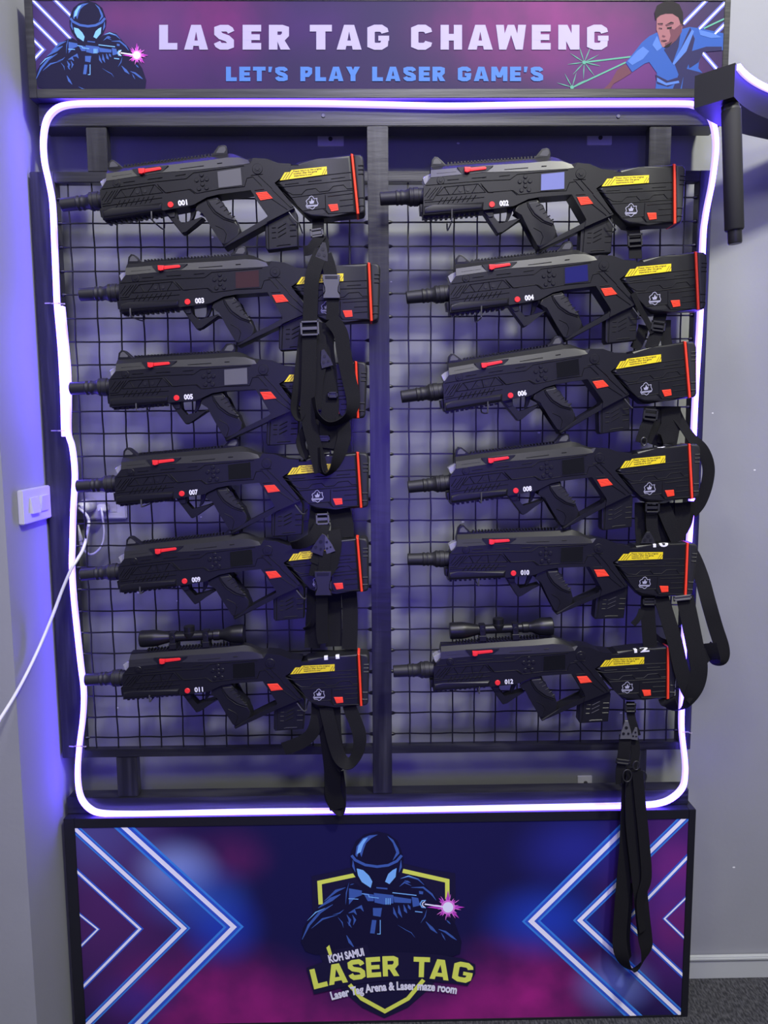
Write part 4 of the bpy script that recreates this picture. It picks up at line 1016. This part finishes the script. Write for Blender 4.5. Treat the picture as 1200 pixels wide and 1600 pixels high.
# ------------------------------------------------------------------ slings
def sling(label, base, bands, sliders=(), buckles=(), clips=(), rings=()):
    b = at(*base); t = thing('sling_strap', label, 'strap', (b.x, b.y, b.z), 'black webbing slings of the guns')
    for pts, wpx in bands:
        bm = bmesh.new(); ribbon(bm, pts, wpx*PXM); obj('webbing', bm, M['webbing'], t, smooth=40)
    for (px, py, Y, w_, h_, rot, m) in sliders:       # ladder slider: frame with a centre bar
        bm = bmesh.new(); c = at(px, py, Y); a = math.radians(rot)
        def q(x, z): return (c.x+(x*math.cos(a)-z*math.sin(a))*PXM, c.z+(x*math.sin(a)+z*math.cos(a))*PXM)
        W_, H_, k = w_/2, h_/2, 2.6
        for r_ in ((-W_, -H_, W_, -H_+k), (-W_, H_-k, W_, H_), (-W_, -H_, -W_+k, H_), (W_-k, -H_, W_, H_)):
            prism(bm, [q(r_[0], r_[1]), q(r_[2], r_[1]), q(r_[2], r_[3]), q(r_[0], r_[3])], Y-.003, Y+.0015, .0007, 1)
        prism(bm, [q(-W_+1, -k*.8), q(W_-1, -k*.8), q(W_-1, k*.8), q(-W_+1, k*.8)], Y-.0012, Y+.001)
        obj('slider', bm, M[m], t, smooth=35, label='grey slider buckle' if m == 'buckle_grey' else None)
    for (px, py, Y, w_, h_, rot, m) in buckles:       # side release buckle
        bm = bmesh.new(); c = at(px, py, Y); a = math.radians(rot)
        def q(x, z): return (c.x+(x*w_*math.cos(a)-z*h_*math.sin(a))*PXM, c.z+(x*w_*math.sin(a)+z*h_*math.cos(a))*PXM)
        prism(bm, [q(*p) for p in ((-.5, .5), (-.5, .28), (-.42, .2), (-.40, -.05), (-.30, -.22), (-.46, -.34), (-.5, -.5), (.5, -.5), (.46, -.34), (.30, -.22), (.40, -.05), (.42, .2), (.5, .28), (.5, .5))], Y-.0055, Y+.003, .0015, 2)
        b_ = obj('side_release_buckle', bm, M[m], t, smooth=35, label='grey side release buckle' if m == 'buckle_grey' else None)
        bm = bmesh.new(); prism(bm, [q(*p) for p in ((-.36, .44), (.36, .44), (.36, .32), (-.36, .32))], Y-.0062, Y)
        obj('buckle_slot', bm, M['dark'], b_)
        for s in (-1, 1):
            bm = bmesh.new(); prism(bm, [q(s*.5, .1), q(s*.5, -.3), q(s*.36, -.2), q(s*.40, .05)], Y-.003, Y+.002, .0006, 1)
            obj('release_prong', bm, M['buckle'], b_)
    for (px, py, Y, w_, h_, rot, m) in clips:         # sling snap hook plate
        bm = bmesh.new(); c = at(px, py, Y); a = math.radians(rot)
        def q(x, z): return (c.x+(x*w_*math.cos(a)-z*h_*math.sin(a))*PXM, c.z+(x*w_*math.sin(a)+z*h_*math.cos(a))*PXM)
        prism(bm, [q(*p) for p in ((-.5, -.5), (.5, -.5), (.42, -.1), (.22, .3), (.12, .5), (-.12, .5), (-.2, .3), (-.42, -.15))], Y-.002, Y+.001, .0006, 1)
        k = obj('snap_hook', bm, M[m], t, smooth=35, label='metal snap hook' if m == 'steel' else None)
        bm = bmesh.new()
        for x, z, r_ in ((-.22, -.2, .12), (.18, -.2, .10), (0, .12, .13)):
            cc = q(x, z); disc(bm, cc, r_*w_*PXM, Y-.0028, Y, 12)
        obj('hook_holes', bm, M['dark'], k)
    for (px, py, Y, r_, rot) in rings:
        bm = bmesh.new(); c = at(px, py, Y)
        tube(bm, [Vector((c.x+r_*PXM*math.cos(k*math.pi/8)*.7, Y-.004*math.sin(rot), c.z+r_*PXM*math.sin(k*math.pi/8))) for k in range(17)], .0016, 6, False)
        obj('ring', bm, M['buckle'], t, smooth=50)
    return t
YS = -.095
sling('black sling of gun 001, long loop with grey buckles over guns 003 and 005', (498, 345, -.07),
      [([(497, 340, -.062), (497, 356, -.066), (496, 372, -.072)], 17),
       ([(503, 366, -.074), (494, 378, -.08), (484, 390, -.082), (475, 392, -.08)], 14),
       ([(505, 370, -.07), (508, 385, -.075), (506, 398, -.08)], 12),
       ([(503, 392, -.084), (493, 415, -.094), (487, 440, -.1), (485, 480, -.1), (484, 512, -.1), (483, 560, -.1), (482, 600, -.1), (480, 640, -.098), (485, 670, -.096), (494, 705, -.094), (502, 738, -.092)], 21),
       ([(508, 398, -.084), (514, 416, -.092), (518, 438, -.096)], 19),
       ([(520, 460, -.097), (520, 480, -.098), (519, 500, -.098)], 18),
       ([(517, 498, -.101), (532, 520, -.102), (537, 550, -.102), (545, 590, -.102), (552, 625, -.102, .2), (546, 648, -.102, .6), (528, 660, -.102, .8), (510, 661, -.102, .8), (494, 646, -.102, .75), (487, 622, -.1, .6)], 21)],
      sliders=[(495, 364, -.077, 19, 12, 8, 'buckle_grey'), (484, 513, -.104, 27, 21, 2, 'buckle_grey')],
      buckles=[(518, 448, -.099, 25, 33, 0, 'buckle_grey')], clips=[(504, 393, -.088, 20, 26, -10, 'buckle')])
sling('black sling bunched behind the long loop over gun 005, ending above gun 007', (512, 520, -.085),
      [([(512, 505, -.084), (508, 540, -.086), (512, 580, -.087), (516, 640, -.087), (510, 700, -.086)], 26),
       ([(475, 515, -.088), (470, 560, -.09), (464, 610, -.091, .3), (460, 640, -.091, .5), (468, 655, -.091, .7), (477, 640, -.09, .5)], 14),
       ([(500, 520, -.09), (503, 560, -.092), (496, 600, -.092), (494, 640, -.091, .3)], 16),
       ([(534, 650, -.088), (538, 680, -.089), (530, 710, -.09, .3), (520, 733, -.091, .7), (508, 741, -.092, .85), (499, 730, -.092, .7), (494, 700, -.091, .5)], 20)],
      sliders=[(520, 617, -.092, 15, 9, 0, 'buckle')], clips=[(508, 560, -.094, 18, 26, 15, 'buckle')])
sling('black sling between the magazine of gun 005 and the top of gun 007', (480, 665, -.08),
      [([(487, 655, -.08), (478, 672, -.082), (470, 690, -.082, .3), (474, 706, -.082, .4), (482, 712, -.08)], 15), ([(500, 655, -.08), (500, 680, -.082), (504, 708, -.082)], 22), ([(520, 650, -.081), (530, 680, -.082), (526, 706, -.083)], 24)],
      sliders=[(504, 685, -.086, 22, 9, 0, 'buckle')])
sling('black sling below the butt of gun 007 with grey slider, buckle lying over gun 009', (510, 792, -.07),
      [([(500, 788, -.06), (495, 820, -.062), (494, 850, -.066)], 26), ([(526, 786, -.06), (533, 810, -.062), (536, 840, -.068)], 34),
       ([(504, 804, -.079), (499, 822, -.085), (488, 840, -.09), (470, 850, -.09, .3), (455, 852, -.088, .5)], 17),
       ([(510, 818, -.083), (505, 835, -.09), (498, 860, -.094), (490, 880, -.096)], 13),
       ([(521, 828, -.082), (524, 850, -.092), (519, 880, -.094), (510, 895, -.095)], 19),
       ([(508, 862, -.096), (507, 880, -.097), (505, 895, -.097)], 17), ([(495, 862, -.094), (492, 885, -.094), (488, 900, -.093)], 12),
       ([(503, 928, -.096), (503, 950, -.09), (503, 985, -.085), (506, 1005, -.083)], 18)],
      sliders=[(504, 811, -.083, 20, 17, 2, 'buckle_grey')], buckles=[(505, 911, -.1, 25, 37, 0, 'buckle')], clips=[(500, 850, -.098, 20, 32, -20, 'buckle'), (512, 850, -.095, 14, 28, 20, 'steel')])
sling('black sling hanging straight down from the butt of gun 009 to gun 011', (520, 922, -.06),
      [([(492, 918, -.05), (491, 950, -.052), (489, 985, -.055), (488, 1012, -.06)], 24), ([(545, 922, -.05), (547, 960, -.052), (546, 1014, -.058)], 24), ([(520, 920, -.045), (521, 960, -.045), (522, 1010, -.05)], 26),
       ([(496, 940, -.066), (492, 962, -.068), (484, 978, -.068, .4), (475, 983, -.066, .6)], 9)])
sling('black sling below gun 011, its loops reaching down over the neon strip', (515, 1106, -.06),
      [([(497, 1098, -.06), (496, 1122, -.064), (488, 1145, -.066, .15), (470, 1160, -.066), (443, 1170, -.062)], 21),
       ([(508, 1100, -.07), (515, 1130, -.075), (524, 1165, -.08), (534, 1188, -.082, .4), (548, 1192, -.082, .65), (560, 1172, -.08, .4), (561, 1145, -.077), (548, 1110, -.07), (545, 1098, -.066)], 21),
       ([(522, 1100, -.064), (524, 1150, -.066), (530, 1185, -.068), (537, 1200, -.068, .5)], 20),
       ([(508, 1112, -.058), (514, 1160, -.058), (519, 1200, -.056), (520, 1235, -.052), (528, 1264, -.046)], 26),
       ([(516, 1205, -.048), (512, 1240, -.046), (522, 1262, -.044, .3), (534, 1268, -.044, .5), (536, 1240, -.046, .4), (531, 1205, -.05)], 12)])
sling('short black sling with slider hanging from the butt of gun 002', (990, 350, -.06),
      [([(986, 346, -.06), (990, 362, -.063), (992, 382, -.066), (993, 404, -.07)], 19)], sliders=[(992, 376, -.071, 22, 19, 4, 'buckle')])
sling('black sling with slider below gun 004, running behind the butt of gun 006', (1030, 486, -.06),
      [([(1034, 482, -.06), (1030, 500, -.064), (1026, 520, -.066), (1016, 546, -.066)], 19), ([(1040, 500, -.055), (1040, 525, -.055), (1044, 548, -.055)], 16),
       ([(989, 458, -.083), (998, 478, -.08), (1010, 500, -.074), (1020, 520, -.07)], 8), ([(1006, 508, -.05), (1002, 525, -.05), (992, 545, -.05)], 16)],
      sliders=[(1028, 510, -.07, 21, 15, -8, 'buckle')])
sling('black sling bunched below gun 006 with a loop bulging right of gun 008', (1015, 640, -.06),
      [([(1016, 636, -.064), (1015, 652, -.068), (1008, 670, -.072), (1001, 692, -.072)], 17), ([(1032, 635, -.05), (1030, 665, -.05), (1020, 695, -.05)], 30), ([(1048, 636, -.052), (1048, 660, -.053), (1042, 694, -.055)], 30),
       ([(1030, 668, -.07), (1040, 674, -.07), (1046, 692, -.072)], 18),
       ([(1052, 640, -.048), (1064, 660, -.05, .3), (1080, 684, -.052, .3), (1098, 704, -.05), (1107, 730, -.046), (1104, 758, -.042), (1094, 785, -.038), (1080, 802, -.036)], 19)],
      sliders=[(1016, 648, -.074, 22, 17, -6, 'buckle')], rings=[(1006, 690, -.078, 6, 0)])
sling('black sling with slider below gun 008, running behind the butt of gun 010', (1020, 792, -.06),
      [([(1018, 788, -.062), (1018, 805, -.066), (1019, 825, -.066), (1024, 846, -.066)], 18), ([(1035, 788, -.058), (1046, 815, -.06), (1060, 846, -.06)], 22), ([(1066, 785, -.05), (1066, 810, -.05), (1058, 838, -.05)], 24),
       ([(1003, 785, -.05), (1003, 815, -.05), (1005, 850, -.05)], 22), ([(1040, 786, -.045), (1040, 848, -.045)], 30),
       ([(1082, 783, -.04), (1080, 802, -.04, .4), (1072, 820, -.042), (1062, 836, -.044)], 16)],
      sliders=[(1019, 793, -.073, 22, 16, 0, 'buckle')], clips=[(1012, 840, -.075, 22, 18, 0, 'buckle')])
sling('long black sling of gun 010 falling in wide loops right of gun 012', (1040, 930, -.06),
      [([(1013, 930, -.06), (1012, 950, -.063), (1014, 985, -.062), (1016, 1012, -.06)], 22), ([(1003, 952, -.064), (998, 965, -.066), (989, 976, -.066)], 9),
       ([(1032, 930, -.066), (1043, 965, -.074), (1055, 1005, -.082), (1064, 1045, -.088), (1074, 1075, -.09), (1082, 1092, -.088, .4)], 23),
       ([(1070, 932, -.07), (1078, 970, -.078), (1086, 1010, -.086), (1092, 1040, -.09), (1089, 1066, -.09), (1080, 1088, -.09, .2), (1070, 1104, -.088, .5), (1057, 1109, -.084, .75), (1046, 1098, -.078, .5), (1042, 1090, -.07)], 27),
       ([(1074, 858, -.026), (1084, 872, -.03), (1097, 905, -.044), (1108, 945, -.058), (1118, 980, -.06), (1128, 1012, -.062), (1130, 1032, -.062, .3), (1120, 1036, -.06, .7), (1113, 1022, -.058, .5), (1108, 1005, -.056, .4)], 23),
       ([(1118, 1008, -.05), (1108, 1020, -.05), (1096, 1032, -.052), (1088, 1044, -.054)], 20), ([(1020, 990, -.05), (1032, 1000, -.05), (1045, 1004, -.05)], 8)],
      sliders=[(1014, 940, -.069, 20, 12, 0, 'buckle'), (1066, 934, -.078, 28, 8, 6, 'buckle_grey')])
sling('long black sling hanging from gun 012, looped low over the base cabinet', (986, 1098, -.06),
      [([(985, 1096, -.062), (985, 1110, -.066), (988, 1128, -.07), (995, 1150, -.072)], 13),
       ([(977, 1148, -.078), (976, 1165, -.08), (973, 1190, -.08)], 19), ([(990, 1150, -.07), (993, 1175, -.072), (988, 1198, -.074)], 14), ([(972, 1188, -.082), (969, 1205, -.082), (968, 1224, -.08, .2)], 14),
       ([(990, 1200, -.076), (988, 1240, -.074), (989, 1290, -.072), (995, 1345, -.072), (1000, 1390, -.074), (1004, 1430, -.076), (1008, 1465, -.076), (1010, 1485, -.076, .3), (1003, 1505, -.074, .65), (988, 1516, -.07, .7), (974, 1502, -.066, .5), (968, 1470, -.062), (970, 1430, -.06), (974, 1380, -.058), (979, 1320, -.058), (981, 1270, -.06), (984, 1205, -.064)], 23),
       ([(996, 1205, -.082), (1000, 1250, -.08), (1006, 1310, -.08), (1010, 1370, -.08), (1002, 1400, -.08, .2), (1001, 1425, -.08, .3), (1005, 1455, -.08, .3)], 17),
       ([(980, 1380, -.052), (977, 1430, -.05), (976, 1470, -.05, .2), (982, 1500, -.05, .5)], 20)],
      sliders=[(985, 1106, -.072, 17, 14, 0, 'buckle'), (973, 1190, -.086, 22, 8, -8, 'buckle')], clips=[(978, 1140, -.083, 19, 30, 0, 'buckle_grey'), (992, 1146, -.078, 12, 20, -8, 'buckle_grey')], rings=[(980, 1212, -.085, 10, 0), (1003, 1214, -.08, 10, 0), (994, 1196, -.086, 7, 0)])

# ------------------------------------------------------------------ socket, plugs, cables, switch, plates
so = thing('wall_socket', 'white double wall socket behind the mesh, left of gun 007', 'socket', tuple(at(157, 812, YW)))
bm = bmesh.new(); pxbox(bm, (116, 770), (198, 811), YW-.012, YW, .003); obj('face_plate', bm, M['socket'], so)
bm = bmesh.new()
for x in (135, 172): a = at(x, 792, YW-.012); box(bm, a.x-.017, a.x+.017, YW-.0135, YW-.010, a.z-.013, a.z+.013, .001)
obj('outlet_insert', bm, M['switch'], so)
p1 = thing('power_plug', 'round white plug in the left outlet with a long white cable', 'plug', tuple(at(130, 794, YW-.03)))
bm = bmesh.new(); c = at(131, 792, YW-.03)
tube(bm, [Vector((c.x+.008, YW-.0145, c.z+.004)), Vector((c.x+.008, YW-.03, c.z+.004)), Vector((c.x+.004, YW-.045, c.z+.002)), Vector((c.x-.002, YW-.056, c.z))], [.018, .018, .015, .009], 14)
obj('plug_body', bm, M['cable'], p1, smooth=45)
bm = bmesh.new()
pl_ = [(c.x-.002, YW-.056, c.z)]+[tuple(at(*q)) for q in ((137, 808, .05), (138, 826, .03), (131, 855, .0), (121, 874, -.04), (111, 890, -.055), (96, 925, -.06), (82, 962, -.075), (62, 1010, -.11), (40, 1056, -.17), (20, 1092, -.25), (-4, 1130, -.33))]
tube(bm, catmull(pl_, 6), .0036, 10); obj('cable', bm, M['cable'], p1, smooth=50)
p2 = thing('adapter_plug', 'small white plug in the right outlet with a looping cable to the neon', 'plug', tuple(at(161, 796, YW-.03)))
bm = bmesh.new(); c = at(161, 793, YW-.03); box(bm, c.x-.011, c.x+.011, YW-.042, YW-.0145, c.z-.009, c.z+.009, .003); obj('plug_body', bm, M['cable'], p2)
bm = bmesh.new(); pts = [(c.x, YW-.042, c.z)]+[tuple(at(*q)) for q in ((160, 806, .065), (163, 830, .06), (160, 850, .058), (150, 863, .056), (140, 866, .054), (131, 860, .052), (127, 854, .05))]
tube(bm, catmull(pts, 6), .0028, 8); obj('cable', bm, M['cable'], p2, smooth=50)
bm = bmesh.new(); tube(bm, [at(129, 858, .05), at(125, 846, .048), at(124, 845, .048), at(117, 822, .045), at(115, 816, .045)], [.0045, .0055, .009, .009, .005], 10); obj('connector', bm, M['cable'], p2, smooth=45)

sw = thing('light_switch', 'grey two gang light switch on the violet lit side wall', 'switch', tuple(at_x(60, 815, XL)))
za, zb = at_x(60, 760, XL).z, at_x(60, 812, XL).z
yn, yf = at_x(36, 787, XL+.012).y, at_x(81, 787, XL+.012).y
bm = bmesh.new(); box(bm, XL, XL+.012, yn, yf, zb, za, .002); obj('switch_plate', bm, M['switch'], sw)
for k, tl in ((.36, .004), (.70, -.004)):
    bm = bmesh.new(); ym = yn+(yf-yn)*k; hw = (yf-yn)*.13
    vs = [(XL+.012+.002+tl*.5, ym-hw, zb+(za-zb)*.28), (XL+.012+.002+tl*.5, ym+hw, zb+(za-zb)*.28), (XL+.012+.002-tl*.5, ym+hw, zb+(za-zb)*.74), (XL+.012+.002-tl*.5, ym-hw, zb+(za-zb)*.74)]
    f = [bm.verts.new((x+.0025, y, z)) for x, y, z in vs]; b_ = [bm.verts.new((XL+.010, y, z)) for x, y, z in vs]
    bm.faces.new(f); bm.faces.new(b_[::-1])
    for i in range(4): bm.faces.new((f[i], b_[i], b_[(i+1) % 4], f[(i+1) % 4]))
    obj('rocker', bm, M['switch'], sw)
for px0, py0, px1, py1, lab in ((496, 205, 537, 228, 'small grey wall plate with a screw above gun 001'), (918, 203, 956, 226, 'small grey wall plate with a screw above gun 002'), (903, 1213, 925, 1226, 'tiny grey wall plate low behind the right bay')):
    a = at((px0+px1)/2, (py0+py1)/2, YW); t = thing('wall_plate', lab, 'bracket', tuple(a), 'wall fixing plates')
    bm = bmesh.new(); pxbox(bm, (px0, py0), (px1, py1), YW-.006, YW, .001); obj('plate', bm, M['plate'], t)
    bm = bmesh.new(); disc(bm, (a.x, a.z-.003), .005, YW-.0085, YW-.005, 14, .001); obj('screw', bm, M['steel'], t, smooth=40)

# ------------------------------------------------------------------ curved beam with its own strip and hanging baton
n0t, n0b = at(1149, 98, -.205), at(1150, 151, -.205)
zt, zb = n0t.z, n0b.z
bmn = thing('curved_beam', 'black curved overhead beam with a glowing strip at the upper right edge', 'beam', (n0t.x+.2, -.1, zb))
W_ = .078; path = []; ang = math.radians(50)
p = Vector((n0t.x, -.205, 0)); path.append((p.copy(), ang))
for k in range(26):
    ang = math.radians(50-26*min(1, k/7)) if k < 12 else ang
    p = p+Vector((math.cos(ang), math.sin(ang), 0))*.03
    if p.y > YW-.02: break
    path.append((p.copy(), ang))
bm = bmesh.new(); R = []; front = []
ed = (at(1098, 114, -.16)-n0t); ed.z = 0; ed.normalize()
for i, (p, a) in enumerate(path):
    nrm = Vector((-math.sin(a), math.cos(a), 0)); f = min(1, i/4)
    nv = (ed*(1-f)+nrm*f).normalized()
    if i == 0: nv = ed
    b = p+nv*W_
    b.y = min(b.y, YW-.002)
    R.append([bm.verts.new((p.x, p.y, zt)), bm.verts.new((p.x, p.y, zb)), bm.verts.new((b.x, b.y, zb)), bm.verts.new((b.x, b.y, zt))])
    front.append((Vector((p.x, p.y, zt)), nv))
for a, b in zip(R, R[1:]):
    for k in range(4): bm.faces.new((a[k], a[(k+1) % 4], b[(k+1) % 4], b[k]))
bm.faces.new(R[0]); bm.faces.new(R[-1][::-1])
obj('beam_body', bm, M['beam'], bmn, smooth=40)
bE, bJ = bmesh.new(), bmesh.new()
pts = catmull([f[0]+f[1]*.007-Vector((0, 0, .006)) for f in front[0:]], 3)
pts[0] = pts[0]+(pts[1]-pts[0])*.9
nr = []
for i in range(len(pts)):
    t = (pts[min(i+1, len(pts)-1)]-pts[max(i-1, 0)]).normalized(); nr.append(t.cross(Vector((0, 0, 1))).normalized())
neon_strip(bE, bJ, [p+n_*.007 for p, n_ in zip(pts, nr)], wd=.011, d1=.004, d2=.008, nrm=nr, glow_side=False)
s = obj('strip_jacket', bJ, M['jacket'], bmn, smooth=50); obj('strip_glow', bE, M['neon'], bmn, smooth=50, label='glowing strip along the beam')
bt = thing('hanging_baton', 'black foam wrapped baton hanging below the curved beam at the right', 'baton', tuple(at(1148, 380, -.168)))
YB = -.168; t0 = at(1141, 160, YB); t0.z = zb-.0005
bm = bmesh.new(); tube(bm, [t0, at(1142, 173, YB)], [.0165, .0165], 18); obj('collar', bm, M['beam'], bt, smooth=45)
bm = bmesh.new(); tube(bm, [at(1142.5, 172, YB), at(1142.6, 174, YB), at(1147.3, 358, YB), at(1147.4, 360, YB)], [.0165, .0183, .0183, .0168], 22); obj('foam_sleeve', bm, M['foam'], bt, smooth=45)
bm = bmesh.new(); tube(bm, [at(1147.6, 357, YB), at(1148.4, 379, YB), at(1148.5, 381, YB)], [.0136, .0136, .0122], 20); obj('end_cap', bm, M['beam'], bt, smooth=45)
bm = bmesh.new(); tube(bm, [at(1142.4, 170, YB), at(1142.5, 174, YB)], [.0176, .0176], 18); obj('silver_band', bm, M['steel'], bt, smooth=45, label='thin metal band')
